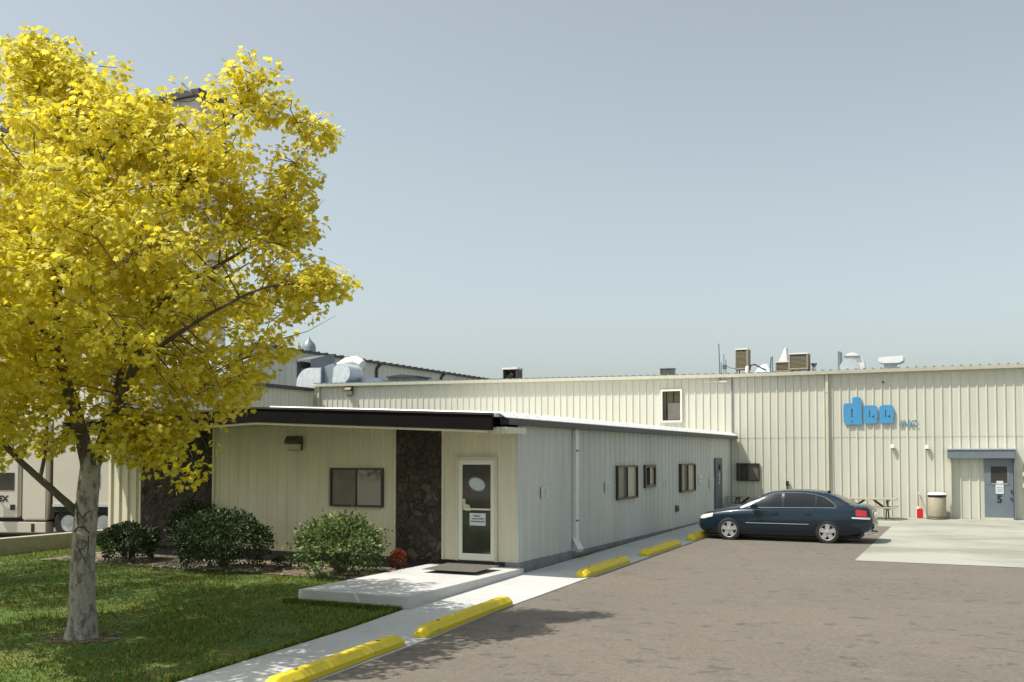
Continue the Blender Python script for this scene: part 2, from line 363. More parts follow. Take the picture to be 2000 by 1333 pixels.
# ------------------------------------------------------------------ ribbed siding
def ribbed(mb, p0, u, n, length, z0, z1, pitch=.2975, depth=.032, bw=.075, tw=.035, off=0., start=.15, skip=()):
    """metal panel sheet standing on z0; p0 (x,y), u along, n outwards"""
    u = Vector((*u, 0)); n = Vector((*n, 0)); p = Vector((*p0, 0)); prof = [(0, 0)]
    s = start
    while s+bw < length:
        prof += [(s, 0), (s+(bw-tw)/2, depth), (s+(bw+tw)/2, depth), (s+bw, 0)]; s += pitch
    prof.append((length, 0)); base = len(mb.v)
    for a, d in prof:
        q = p+u*a+n*(d+off)
        mb.v.append((q.x, q.y, z0)); mb.v.append((q.x, q.y, z1(a) if callable(z1) else z1))
    for i in range(len(prof)-1):
        a = base+2*i; mb.f.append((a, a+2, a+3, a+1))
def framed_window(parent, axis, face, a0, a1, z0, z1, out, fm, panes, fw=.05, dp=.07, div=None, back=.02):
    """axis 'y': window lies in plane Y=face looking to -Y; axis 'x': plane X=face looking to +X"""
    def B(mb, p0, p1, d0, d1, q0, q1):
        if axis == 'y': mb.box(p0, p1, face-d1, face-d0, q0, q1)
        else: mb.box(face+d0, face+d1, p0, p1, q0, q1)
    f = MB()
    B(f, a0, a1, 0, dp, z1-fw, z1); B(f, a0, a1, 0, dp, z0, z0+fw)
    B(f, a0, a0+fw, 0, dp, z0+fw, z1-fw); B(f, a1-fw, a1, 0, dp, z0+fw, z1-fw)
    w = MB(); B(w, a0+fw*.5, a1-fw*.5, 0, back-.004, z0+fw*.5, z1-fw*.5)
    win = f.build('window', fm, parent)
    w.build('frame_backing', fm, win)
    for i, (t0, t1, m) in enumerate(panes):
        g = MB(); x0 = a0+fw+(a1-a0-2*fw)*t0; x1 = a0+fw+(a1-a0-2*fw)*t1
        B(g, x0+.003, x1-.003, back, back+.012+.008*i, z0+fw, z1-fw); g.build('pane', m, win)
        if i: s = MB(); B(s, x0-fw*.35, x0+fw*.35, back+.03, dp-.01, z0+fw, z1-fw); s.build('mullion', fm, win)
    return win

# ------------------------------------------------------------------ office building
XC, YF, YM = -9.04, 19.5, 39.9        # corner, front plane, warehouse wall plane
XL = -21.04
off = thing('office_building', 'low cream metal office building with black fascia and two dark stone panels', 'building', (-15, 25, .1))
XR = -15.04
def roofz(x, top=True):               # gable roof falling both ways from the ridge
    return (3.62 if top else 3.25)-abs(x-XR)*.041
core = MB()
core.box(XL+.05, XC-.31, YF+.31, YM-.08, -.25, 3.04)
core.build('foundation', M['foundation'], off)
# core walls stand on the slab
w = MB()
def wf(x0, x1, start=.15, **k):
    ribbed(w, (x0, YF), (1, 0), (0, -1), x1-x0, .2, lambda a: 3.02+.2*(1-abs(x0+a-XR)/6), start=start, **k)
wf(XL, -19.86, start=.07, depth=.05, bw=.10, tw=.05)
wf(-17.44, -12.1, pitch=.3, depth=.014, bw=.045, tw=.02)
wf(-10.86, XC, pitch=.3, depth=.01, bw=.04, tw=.02)
w.prism([(XL+.01, .2), (XC-.005, .2), (XC-.005, 3.03), (XR, 3.275), (XL+.01, 3.03)], 'y', YF+.01, YF+.3)
w.build('front_wall', M['siding2'], off)
w = MB(); w.box(XC-.3, XC-.002, YF+.302, 22.62, .2, 3.17)
ribbed(w, (XC, YF), (0, 1), (1, 0), 3.12, .2, 3.17, pitch=.4, depth=.03, bw=.16, tw=.06, start=.12)
w.box(XC-.3, XC-.062, 22.62, YM-.02, .12, 3.17)
ribbed(w, (XC-.06, 22.62), (0, 1), (1, 0), YM-22.64, .15, 3.17, pitch=.4, depth=.03, bw=.16, tw=.06, start=.1)
w.box(XC-.07, XC+.0, 22.61, 22.63, .15, 3.17)
w.box(XC-.03, XC+.022, YF-.02, YF+.03, .2, 3.1)
w.build('side_wall', M['siding3'], off)
w = MB(); w.box(XC-.3, XC+.015, YF-.0, 22.62, -.25, .198); w.box(XC-.3, XC-.03, 22.62, YM-.03, -.2, .148)
w.build('footing', M['foundation'], off)
w = MB(); w.box(XL, XL+.04, YF+.3, YM-.06, .1, 3.05); ribbed(w, (XL, YM-.1), (0, -1), (-1, 0), YM-YF-.1, .1, 3.05)
w.build('left_wall', M['siding2'], off)
# roof sheet with ribs
r = MB(); XRE, XLE = -8.97, -21.14
r.add([(XLE, 18.25, roofz(XLE)), (XR, 18.25, roofz(XR)), (XRE, 18.25, roofz(XRE)), (XLE, YM-.04, roofz(XLE)), (XR, YM-.04, roofz(XR)), (XRE, YM-.04, roofz(XRE)),
       (XLE, 18.25, roofz(XLE)-.08), (XR, 18.25, roofz(XR)-.08), (XRE, 18.25, roofz(XRE)-.08), (XLE, YM-.04, roofz(XLE)-.08), (XR, YM-.04, roofz(XR)-.08), (XRE, YM-.04, roofz(XRE)-.08)],
      [(0, 1, 4, 3), (1, 2, 5, 4), (6, 9, 10, 7), (7, 10, 11, 8), (0, 6, 7, 1), (1, 7, 8, 2), (3, 4, 10, 9), (4, 5, 11, 10), (0, 3, 9, 6), (2, 8, 11, 5)])
yy = 18.7
while yy < 39.5:
    r.add([(x, yy+dy, roofz(x)+dz) for x in (XR, XRE) for dy, dz in ((-.04, .001), (-.015, .035), (.015, .035), (.04, .001))],
          [(0, 1, 5, 4), (1, 2, 6, 5), (2, 3, 7, 6), (0, 3, 2, 1), (4, 5, 6, 7)]); yy += .61
r.build('roof', M['white'], off)
# bright turned-down lip along the side eave, one piece per panel
r = MB(); yy = 18.4
while yy < YM-.25:
    y2 = min(yy+.61, YM-.1)
    r.add([(-8.97, yy+.025, 3.395), (-8.97, y2-.025, 3.395), (-8.80, y2-.025, 3.285), (-8.80, yy+.025, 3.285),
           (-8.97, yy+.025, 3.375), (-8.97, y2-.025, 3.375), (-8.80, y2-.025, 3.27), (-8.80, yy+.025, 3.27)],
          [(0, 1, 2, 3), (7, 6, 5, 4), (0, 3, 7, 4), (1, 5, 6, 2), (2, 6, 7, 3), (0, 4, 5, 1)]); yy += .61
r.build('eave_lip', M['white'], off)
e = MB(); e.box(-9.0, -8.795, 18.55, YM-.1, 3.14, 3.268); e.build('eave_trim', M['dktrim'], off)
# fascia box and soffit, following the gable
def strip(mb, x0, x1, y0, y1, zb, zt):
    xs = [x0]+([XR] if x0 < XR < x1 else [])+[x1]
    for a, b in zip(xs, xs[1:]):
        vs = [(x, y, (zb if k == 0 else zt)-abs(x-XR)*.041) for k in (0, 1) for y in (y0, y1) for x in (a, b)]
        mb.add(vs, [(0, 2, 3, 1), (4, 5, 7, 6), (0, 1, 5, 4), (2, 6, 7, 3)]+([(0, 4, 6, 2)] if a == x0 else [])+([(1, 3, 7, 5)] if b == x1 else []))
f = MB(); strip(f, -21.2, -9.0, 18.14, 18.24, 3.26, 3.57); f.build('fascia', M['black'], off)
f = MB(); strip(f, -21.2, -9.0, 18.115, 18.26, 3.572, 3.615); f.build('roof_edge', M['dktrim'], off)
f = MB(); strip(f, -21.15, -9.1, 18.16, 18.23, 3.21, 3.257); strip(f, -21.15, -9.06, 18.245, YF-.02, 3.27, 3.30); f.build('soffit', M['siding2'], off)
f = MB(); f.box(-9.2, -8.82, 18.46, YF-.03, 2.96, 3.086);
ribbed(f, (-9.2, 18.456), (1, 0), (0, -1), .38, 2.96, 3.086, pitch=.12, bw=.06, tw=.03, depth=.012, start=.02); f.build('soffit_return', M['siding2'], off)
# stone panels
for x0, x1 in ((-19.84, -17.46), (-12.08, -10.88)):
    s = MB(); n1, n2 = max(8, int((x1-x0)/.07)), 42; rg = random.Random(int(x0*10)); vs = []; H = {}
    for j in range(n2+1):
        for i in range(n1+1):
            x = x0+(x1-x0)*i/n1; z = .12+3.06*j/n2
            d = .03+.05*noise.noise(Vector((x*4, z*4, 3)))+.025*noise.noise(Vector((x*13, z*13, 8)))
            if i in (0, n1) or j in (0, n2): d = .0
            vs.append((x, YF-.02-max(d, 0), z))
    s.add(vs, [(j*(n1+1)+i, j*(n1+1)+i+1, (j+1)*(n1+1)+i+1, (j+1)*(n1+1)+i) for j in range(n2) for i in range(n1)])
    s.box(x0, x1, YF-.019, YF+.005, .12, 3.18)
    s.build('stone_panel', M['stone'], off)
for x in (-12.11, -10.86, -19.87, -17.43): MB().box(x-.025, x+.025, YF-.045, YF+.005, .2, 3.17).build('panel_trim', M['siding2'], off)
framed_window(off, 'y', YF, -13.88, -12.42, 1.31, 2.21, -1, M['dkframe'], [(0, .5, M['curtain']), (.5, 1, M['rglass'])], fw=.045)
# side windows
framed_window(off, 'x', XC-.06, 25.95, 27.72, 1.28, 2.22, 1, M['dkframe'], [(0, .48, M['curtain']), (.48, 1, M['blind'])], fw=.05, dp=.1)
framed_window(off, 'x', XC-.06, 28.40, 29.48, 1.54, 2.22, 1, M['dkframe'], [(0, .42, M['glass']), (.42, 1, M['blind'])], fw=.08, dp=.1)
framed_window(off, 'x', XC-.06, 32.32, 34.15, 1.27, 2.22, 1, M['dkframe'], [(0, .48, M['curtain']), (.48, 1, M['blind'])], fw=.05, dp=.1)
# glass entrance door
d = MB(); d.box(-10.52, -10.46, YF-.075, YF, .2, 2.40); d.box(-9.57, -9.51, YF-.075, YF, .2, 2.40); d.box(-10.52, -9.51, YF-.075, YF, 2.402, 2.46)
d.build('door_frame', M['trim'], off)
door = MB()
door.box(-10.455, -10.36, YF-.06, YF-.015, .22, 2.395); door.box(-9.66, -9.575, YF-.06, YF-.015, .22, 2.395)
door.box(-10.36, -9.66, YF-.06, YF-.015, 2.30, 2.395); door.box(-10.36, -9.66, YF-.06, YF-.015, .22, .36)
door = door.build('door', M['wframe'], off)
g = MB(); g.box(-10.36, -9.66, YF-.04, YF-.02, .36, 2.30); g.build('glass', M['glass'], door)
g = MB(); g.box(-10.33, -9.66, YF-.10, YF-.07, 1.31, 1.345); g.box(-10.34, -10.31, YF-.10, YF-.04, 1.31, 1.345); g.box(-9.69, -9.66, YF-.07, YF-.04, 1.31, 1.345)
g.build('push_bar', M['wframe'], door)
g = MB(); g.prism([(-10.34, 1.47), (-10.34, 1.34), (-10.27, 1.29), (-10.14, 1.29), (-10.17, 1.41)], 'y', YF-.075, YF-.06); g.box(-10.35, -10.27, YF-.09, YF-.06, 1.46, 1.55)
g.build('handle', M['lens'], door)
# paper notice and oval sticker on the entrance door
def bars(mb, x0, x1, z, h, y, rg, n, th=.003):
    x = x0
    while x < x1-.01:
        w_ = rg.uniform(.012, .03); mb.box(x, min(x+w_, x1), y-th, y, z, z+h*rg.uniform(.8, 1.1)); x += w_+.004
n_ = thing('paper_notice', 'white landscape sheet with three dark lines taped to the glass entrance door', 'notice', (-9.95, YF-.045, 1.1))
mb = MB(); mb.box(-10.18, -9.79, YF-.046, YF-.042, .97, 1.24); mb.build('sheet', M['paper'], n_)
rg = random.Random(5)
for a_, b_, z_ in ((-10.08, -9.92, 1.165), (-10.12, -9.83, 1.105), (-10.15, -9.81, 1.045)):
    mb = MB(); bars(mb, a_, b_, z_, .026, YF-.047, rg, 6); mb.build('printed_line', M['ink'], n_)
mb = MB(); pts = [(-10.0+.19*math.cos(a)+.0, 1.87+.135*math.sin(a)-.03*math.cos(a)) for a in [2*PI*k/28 for k in range(28)]]
mb.prism(pts, 'y', YF-.05, YF-.041)
ov = thing('oval_sticker', 'pale blue oval sticker on the upper glass of the entrance door', 'sticker', (-10, YF-.045, 1.87))
mb.build('sticker_face', mat('sticker white', (.55, .60, .65), .5, var=.15, scale=10), ov)
pts2 = [(-10.0+.22*math.cos(a), 1.87+.165*math.sin(a)-.035*math.cos(a)) for a in [2*PI*k/28 for k in range(28)]]
mb = MB(); mb.prism(pts2, 'y', YF-.045, YF-.0405); mb.build('sticker_border', mat('sticker border', (.11, .15, .21), .5), ov)

# office front lamp
def wall_pack(loc, label, w=.40, h=.34, dpt=.2):
    x, y, z = loc; t = thing('wall_lamp', label, 'wall lamp', loc)
    m = MB(); m.prism([(y, z+h/2), (y-dpt*.55, z+h/2), (y-dpt, z+h*.12), (y-dpt, z-h*.02), (y-.03, z-.02), (y-.03, z-h/2), (y, z-h/2)], 'x', x-w/2, x+w/2)
    m.build('housing', M['bronze'], t)
    m = MB(); m.prism([(y-.031, z-h/2+.01), (y-.031, z-.021), (y-dpt*.9, z-.024), (y-dpt*.45, z-h/2+.02)], 'x', x-w/2+.03, x+w/2-.03); m.build('lens', M['lens'], t)
    return t
wall_pack((-14.9, YF-.016, 2.79), 'dark box lamp on the shaded office front left of the window')

# downspout of the office side
ds = thing('downspout', 'pale downspout with bent foot on the shaded office side wall', 'downspout', (XC+.06, 22.55, .2))
m = MB(); m.box(XC-.02, XC+.095, 22.66, 22.86, .42, 3.13); m.build('pipe', M['spout'], ds)
m = MB(); m.bar((XC+.03, 22.72, .47), (XC+.24, 22.55, .21), .16, .10); m.build('elbow', M['spout'], ds)
for z in (.9, 2.6): MB().box(XC-.01, XC+.095, 22.65, 22.88, z, z+.03).build('strap', M['spout'], ds)

# placards on the side wall
def placard(y0, y1, z0, z1, label, x=XC-.03, marks=4, seed=1):
    t = thing('wall_placard', label, 'placard', (x, (y0+y1)/2, z0), group='white placards along the office side wall')
    m = MB(); m.box(x, x+.012, y0, y1, z0, z1); m.build('plate', M['paper'], t)
    rg = random.Random(seed); h = (z1-z0)/(marks+1.2)
    for k in range(marks):
        m = MB()
        z = z0+h*.7+k*h; a = y0+(y1-y0)*(.25 if seed != 9 else .12); b = y0+(y1-y0)*(.78 if seed != 9 else .88); q = a
        while q < b-.01:
            w_ = rg.uniform(.03, .07); m.box(x+.012, x+.0145, q, min(q+w_, b), z, z+h*rg.uniform(.35, .6)); q += w_+.02
        m.build('printed_mark', M['ink2'], t)
placard(20.7, 21.1, 1.53, 1.79, 'white placard nearest the street, left of the downspout', x=XC+.03, marks=4, seed=1)
placard(25.08, 25.45, 1.51, 1.79, 'white placard just left of the large side window with grey curtain', marks=4, seed=2)
placard(30.42, 30.87, 1.53, 1.80, 'white placard between the small side window and the farther large one', marks=3, seed=3)
placard(34.75, 35.2, 1.53, 1.82, 'plain pale placard just right of the farthest side window', marks=1, seed=4)
placard(36.3, 36.95, 1.28, 1.67, 'larger white placard with text lines beside the grey side door', marks=5, seed=9)
# grey side door with white numbers and small window
dd = MB(); dd.box(XC-.03, XC+.012, 37.1, 38.14, .2, 2.40); dd = dd.build('side_door', M['bluedoor'], off)
m = MB(); m.box(XC+.013, XC+.02, 37.5, 37.78, 1.95, 2.15); m.build('vision_glass', M['glass'], dd)
m = MB()
for k, (z, s) in enumerate(((1.72, 1), (1.57, -1), (1.42, 1))):
    m.box(XC+.0125, XC+.016, 37.55, 37.77, z, z+.03); m.box(XC+.0125, XC+.016, 37.55, 37.77, z+.09, z+.115); m.box(XC+.0125, XC+.016, 37.62 if s > 0 else 37.72, 37.67 if s > 0 else 37.77, z+.03, z+.09)
m.build('door_marking', M['paper'], dd)
t = thing('outdoor_outlet', 'small dark outlet box low on the office side wall', 'outlet', (XC, 31.95, .7))
m = MB(); m.box(XC-.05, XC+.02, 31.85, 32.05, .66, .86); m.build('box_body', M['bluedoor'], t, bevel=.01)
m = MB(); m.box(XC+.021, XC+.035, 31.88, 32.02, .69, .83); m.build('box_cover', M['ink'], t)

# ------------------------------------------------------------------ main warehouse
wh = thing('warehouse', 'long cream ribbed metal warehouse wall with blue lettering and gutter', 'building', (-8, 45, .2))
def topz(x): return 5.70+(.0105*(-9-x) if x < -9 else 0)
w = MB(); w.box(-29.38, 30, YM+.012, 75, -.1, 5.6)
P0 = -4.88-.3*200
st = (P0+.2975*300+29.4) % .2975
ribbed(w, (-29.4, YM), (1, 0), (0, -1), 59.4, 3.19, lambda a: topz(-29.4+a), start=((-4.88-.0375+29.4) % .2975))
w.build('upper_wall', M['siding'], wh)
w = MB(); ribbed(w, (-29.4, YM), (1, 0), (0, -1), 59.4, .2, 3.19, start=((-4.88-.0375+29.4) % .2975), off=-.009)
w.build('lower_wall', M['siding'], wh)
w = MB(); w.box(-29.3, 30, YM-.0, YM+.01, .1, .195); w.build('footing', M['foundation'], wh)
g = MB()
for a, b in ((-29.5, -9.0), (-9.0, 30)):
    za, zb = topz(a), topz(b); ya, yb = YM-.24, YM-.02
    vs = [(x, y, z+dz) for x, z in ((a, za), (b, zb)) for y, dz in ((ya, -.08), (ya-.02, .05), (yb, .05), (yb, -.08))]
    g.add(vs, [(0, 1, 5, 4), (1, 2, 6, 5), (2, 3, 7, 6), (3, 0, 4, 7), (0, 3, 2, 1), (4, 5, 6, 7)])
g.build('gutter', M['trim'], wh)
r = MB(); r.add([(-29.5, YM-.2, topz(-29.5)+.055), (-9, YM-.2, topz(-9)+.055), (30, YM-.2, topz(30)+.055), (-29.5, 62, topz(-29.5)+.45), (-9, 62, topz(-9)+.45), (30, 62, topz(30)+.45)],
                [(0, 1, 4, 3), (1, 2, 5, 4)])
x = -29.3
while x < 29:
    z = topz(x)+.06; r.add([(x+dx, y, z+dz+(.018*(y-YM)+.002)) for y in (YM-.22, YM+6) for dx, dz in ((-.05, 0), (-.02, .045), (.02, .045), (.05, 0))],
                           [(0, 1, 2, 3), (0, 4, 5, 1), (1, 5, 6, 2), (2, 6, 7, 3), (7, 6, 5, 4)]); x += .305
r.build('roof', M['galvd'], wh)
# vertical seam trims
t = MB(); t.box(-9.06, -9.0, YM-.05, YM, 3.4, 5.6); t.build('corner_seam', M['foundation'], wh)
def spout(x, z0, z1, label, m, r_=.05):
    t = thing('downspout', label, 'downspout', (x, YM-.05, z0))
    a = MB(); a.box(x-r_, x+r_, YM-.13, YM-.035, z0+.16, z1); a.build('pipe', m, t)
    a = MB(); a.bar((x, YM-.08, z0+.2), (x+.0, YM-.3, z0+.03), .1, .08); a.build('elbow', m, t)
    for z in (z0+.6, z1-.7): MB().box(x-r_-.015, x+r_+.015, YM-.14, YM-.034, z, z+.03).build('strap', m, t)
spout(-5.36, .22, 5.62, 'full height cream downspout on the warehouse wall between car and blue letters', M['trim'])
spout(-29.12, 3.75, 5.85, 'short cream downspout at the far left end of the warehouse wall above the office roof', M['trim'])
framed_window(wh, 'y', YM, -11.96, -11.06, 3.86, 5.21, -1, M['wframe'], [(0, 1, M['glass'])], fw=.07, dp=.1)
framed_window(wh, 'y', YM, -8.86, -7.96, 1.49, 2.19, -1, M['dkframe'], [(0, .5, M['glass']), (.5, 1, M['curtain'])], fw=.04, dp=.1)
m = MB(); m.box(-11.66, -11.15, YM-.036, YM-.033, 3.95, 4.65); m.build('window_blind', M['curtain'], wh)
# door five with its track cover and posts
c = MB(); c.box(-1.14, 1.07, YM-.30, YM-.03, 2.39, 2.71); c.build('door_canopy', M['bluegrey'], wh, bevel=.01)
c = MB(); c.box(-1.17, 1.10, YM-.33, YM-.03, 2.712, 2.745); c.build('canopy_flashing', M['galv'], wh)
for x in (-1.07, 1.01):
    c = MB(); c.box(x, x+.05, YM-.24, YM-.02, .2, 2.388); c.build('door_post', M['trim'] if x < 0 else M['bluegrey'], wh)
D5 = MB(); D5.box(.06, .99, YM-.1, YM-.035, .28, 2.38); D5 = D5.build('door', M['bluegrey'], wh)
c = MB()
for b_ in ((.20, .27, 1.47, 2.17), (.80, .87, 1.47, 2.17)): c.box(b_[0], b_[1], YM-.112, YM-.1, b_[2], b_[3])
c.box(.27, .80, YM-.112, YM-.1, 1.47, 1.52); c.box(.27, .80, YM-.112, YM-.1, 2.11, 2.17); c.build('window_trim', M['bluegrey'], D5)
c = MB(); c.box(.27, .80, YM-.106, YM-.1, 1.52, 2.11); c.build('pane', M['glass'], D5)
c = MB(); c.box(.06, .99, YM-.14, YM-.03, .2, .275); c.build('threshold', M['trim'], D5)
c = MB(); c.box(.90, .95, YM-.15, YM-.1, 1.2, 1.26); c.build('deadbolt', M['dark'], D5); MB().box(.88, .95, YM-.15, YM-.1, .95, .99).build('handle', M['dark'], D5)
me = text_mesh('5', .36, .004, offset=.012); me.transform(Matrix.Rotation(PI/2, 4, 'X')); off0 = Vector(WORLD[D5.name])
link_mesh('door_number', me, M['dark'], D5, Vector((.54, YM-.105, .82))-off0)
n_ = thing('paper_notice', 'white papers hanging on the blue grey door above its number', 'notice', (.52, YM-.11, 1.2))
m = MB(); m.box(.42, .68, YM-.118, YM-.114, 1.13, 1.46); m.box(.45, .67, YM-.1215, YM-.118, 1.49, 1.59); m.build('sheet', M['paper'], n_)
m = MB(); m.box(.29, .82, YM-.124, YM-.119, 1.468, 1.484); m.build('tape', M['galv'], n_)
for a_, b_, z_ in ((.45, .66, 1.27), (.46, .64, 1.21), (.45, .66, 1.34)):
    m = MB(); bars(m, a_, b_, z_, .016, YM-.1185, rg, 4); m.build('printed_line', M['ink'], n_)
# blue letters
sg = thing('letter_sign', 'blue block letters dee with small script INC on the ribbed wall', 'sign', (-3.8, YM-.05, 3.6))
def L2(me, name, m, x, z): link_mesh(name, me, m, sg, (x+3.8, -.012 if name == 'letter' else .008, z-3.6))
sc = .0190                              # metres per photo pixel here
def Q(pts, x0, y0, zb): return [((x-x0)/8.333*sc, (y0-y)/8.333*sc+0) for x, y in pts]
dO = [(405, 270), (432, 240), (548, 236), (548, 152), (572, 138), (648, 135), (672, 150), (692, 180), (697, 600), (560, 592), (470, 598), (432, 585), (405, 545)]
dH = [(528, 335), (552, 335), (552, 480), (528, 480)]
dH2 = [(532, 535), (550, 535), (550, 560), (532, 560)]
L2(poly_mesh(Q(dO, 550, 600, 0), [Q(dH, 550, 600, 0), Q(dH2, 550, 600, 0)], .05), 'letter', M['sign'], -4.43, 3.66)
def eshape():
    O = [(722, 330), (740, 302), (790, 290), (890, 290), (925, 305), (945, 345), (948, 505), (922, 520), (948, 548), (935, 575), (905, 592), (770, 590), (735, 572), (720, 535)]
    h = [(812, 370), (829, 370), (829, 490), (812, 490)]; h2 = [(852, 492), (878, 452), (904, 492)]
    return poly_mesh(Q(O, 832, 592, 0), [Q(h, 832, 592, 0), Q(h2, 832, 592, 0)], .05)
L2(eshape(), 'letter', M['sign'], -3.79, 3.70); L2(eshape(), 'letter', M['sign'], -3.22, 3.70)
me = text_mesh('INC.', .34, .008, shear=.28, offset=.006); me.transform(Matrix.Rotation(PI/2, 4, 'X'))
L2(me, 'small_lettering', M['signd'], -2.46, 3.57)
# white wall lamps
def jelly(x, z, label, c0=None):
    if c0 is not None: return copy_tree(c0, (x, YM-.04, z), label)
    t = thing('small_wall_lamp', label, 'wall lamp', (x, YM-.04, z), group='small white wall lamps on the warehouse')
    m = MB(); m.box(x-.07, x+.07, YM-.16, YM-.035, z-.02, z+.13); m.build('housing', M['white2'], t, bevel=.02)
    m = MB(); m.box(x-.045, x+.045, YM-.14, YM-.05, z-.05, z-.021); m.build('lens', M['dark'], t); return t
j = jelly(-3.02, 2.78, 'small white wall lamp under the blue letters')
jelly(-1.83, 2.75, 'small white wall lamp above the trash barrel', j)
wl = wall_pack((-27.31, YM-.035, 5.58), 'dark box lamp high under the warehouse gutter at the far left', .34, .42, .26)
t = thing('vent_hole', 'tiny dark round vent high on the warehouse wall right of the letters', 'vent', (-3.2, YM, 5.2))
m = MB(); m.lathe([(.035, YM-.06), (.035, YM-.01)], (-3.33, 0, 5.26), 10, 'y'); m.build('vent_cap', M['dark'], t)
t = thing('pipe_stub', 'short white horizontal pipe under the gutter left of the wall seam', 'pipe', (-9.6, YM-.05, 5.4))
m = MB(); m.tube([(-10.2, YM-.08, 5.47), (-9.15, YM-.08, 5.47)], .012, 6); m.build('rod', M['white2'], t)
m = MB(); m.tube([(-9.5, YM-.1, 5.47), (-9.22, YM-.1, 5.47)], .045, 8); m.build('sleeve', M['white2'], t)
t = thing('hose_bib', 'black hose tap on the warehouse wall above the parked car roof', 'tap', (-6.9, YM-.05, 1.3))
m = MB(); m.box(-6.93, -6.83, YM-.14, YM-.03, 1.32, 1.5); m.tube([(-6.88, YM-.1, 1.33), (-6.86, YM-.12, 1.15), (-6.8, YM-.1, 1.0)], .02, 6); m.build('tap_body', M['dark'], t)
m = MB(); m.tube([(-6.82, YM-.06, 1.0), (-6.81, YM-.06, .3)], .012, 6); m.build('hose', M['dark'], t)
t = thing('electric_conduit', 'thin grey conduit with small boxes right of door five', 'conduit', (1.34, YM-.05, .3))
m = MB(); m.tube([(1.36, YM-.06, .3), (1.36, YM-.06, 2.9)], .02, 6); m.build('pipe', M['galv'], t)
for z in (1.75, 1.35):
    m = MB(); m.box(1.28, 1.44, YM-.13, YM-.035, z, z+.16); m.build('junction_box', M['trim'], t, bevel=.01)

# ------------------------------------------------------------------ annex, wing and tower behind
ax = thing('annex_building', 'low cream annex with dark roof edge left of the warehouse wall', 'building', (-40, 33, .1))
w = MB(); w.box(-58, -29.46, 27.02, YM-.04, 0, 5.6)
ribbed(w, (-29.4, 27), (0, 1), (1, 0), YM-27.02, .1, 5.6, depth=.03); ribbed(w, (-58, 27), (1, 0), (0, -1), 28.6, .1, 5.6)
w.build('wall', M['siding'], ax)
w = MB(); w.box(-58.2, -29.2, 26.8, YM-.3, 5.6, 5.76); w.build('roof_edge', M['dktrim'], ax)
w = MB(); w.add([(-58, 27, 5.77), (-29.3, 27, 5.77), (-29.3, YM-.35, 5.77), (-58, YM-.35, 5.77)], [(0, 1, 2, 3)]); w.build('roof', M['white'], ax)
wing = thing('rear_wing', 'long grey metal building with dark serrated eave behind the warehouse roof', 'building', (-45, 70, .2))
w = MB(); w.box(-54, -40.06, 48.02, 100, 0, 9.2); ribbed(w, (-40, 48), (0, 1), (1, 0), 52, .2, 9.2, pitch=.6, depth=.03); w.build('wall', M['siding3'], wing)
w = MB(); w.box(-40.0, -39.75, 47.8, 100, 9.2, 9.33)
y = 48
while y < 99: w.box(-40.2, -39.7, y, y+.16, 9.331, 9.40); y += .9
w.build('eave', M['dktrim'], wing)
w = MB(); w.box(-54, -40.0, 47.8, 100, 9.2, 9.325); w.build('roof', M['galv'], wing)
for yy in (61.6, 71.2):
    w = MB(); w.bar((-39.85, yy+.5, 9.2), (-39.93, yy, 8.8), .14, .14); w.box(-39.98, -39.84, yy-.07, yy+.07, 5.5, 8.75); w.build('downpipe', M['dktrim'], wing)
tw = thing('grain_tower', 'very tall pale concrete building with dark roof line behind the yellow tree', 'building', (-60, 65, .2))
w = MB(); w.box(-96, -50.9, 55, 58, 0, 28.5)
x = -96
while x < -51.5: w.box(x, x+.12, 54.96, 54.999, .2, 28.5); x += 3.6
w.build('wall', mat('tower concrete', (.50, .47, .41), .8, var=.12, scale=.4, bump=.1), tw)
w = MB(); w.box(-96.4, -50.6, 54.6, 58.4, 28.5, 28.95); w.build('roof', M['dktrim'], tw)
w = MB()
for z in (8, 13, 18, 23): MB().box(-53.5, -52.3, 54.93, 54.995, z, z+1.6).build('window', M['glass'], tw)

# ------------------------------------------------------------------ roof equipment
RZ = 5.85
def cooler(x0, x1, y0, y1, z0, z1, label, tall=False):
    t = thing('evaporative_cooler', label, 'evaporative cooler', ((x0+x1)/2, (y0+y1)/2, z0), group='tan evaporative coolers on the warehouse roof')
    p = .045; m = MB()
    for a, b in ((x0, y0), (x1-p, y0), (x0, y1-p), (x1-p, y1-p)): m.box(a, a+p, b, b+p, z0, z1-.05)
    m.box(x0-.01, x1+.01, y0-.01, y1+.01, z0, z0+.06); m.box(x0+p, x1-p, y0+.08, y1-.08, z0+.06, z1-.05); m.box(x0+.03, x1-.03, y0+p, y1-p, z0+.06, z1-.05)
    m.build('cabinet', M['tan'], t)
    m = MB(); m.box(x0-.015, x1+.015, y0-.015, y1+.015, z1-.05, z1); m.build('lid', M['white'], t)
    m = MB(); z = z0+.1
    while z < z1-.1: m.box(x0+p+.002, x1-p-.002, y0+.012, y0+.07, z, z+.028, Matrix.Rotation(rad(-28), 3, 'X')); z += .05
    m.build('louvres', M['louvre'], t)
    m = MB()
    for a in (x0+.03, x1-.08):
        for b in (y0+.03, y1-.08): m.box(a, a+.05, b, b+.05, z0-.22, z0)
    m.build('stand', M['galvd'], t)
cooler(-9.05, -8.55, 40.6, 41.2, 6.0, 6.85, 'tall narrow tan cooler beside the antennas on the roof')
cooler(-6.93, -6.20, 40.7, 41.4, 5.92, 6.58, 'largest squat tan cooler with white lid on the roof')
cooler(-7.62, -7.06, 41.6, 42.1, 5.92, 6.36, 'small dark cooler half hidden behind the squat roof cooler')
t = thing('antenna_cluster', 'cluster of thin dark antenna rods above the wall seam', 'antenna', (-9.45, 40.3, 5.75))
m = MB()
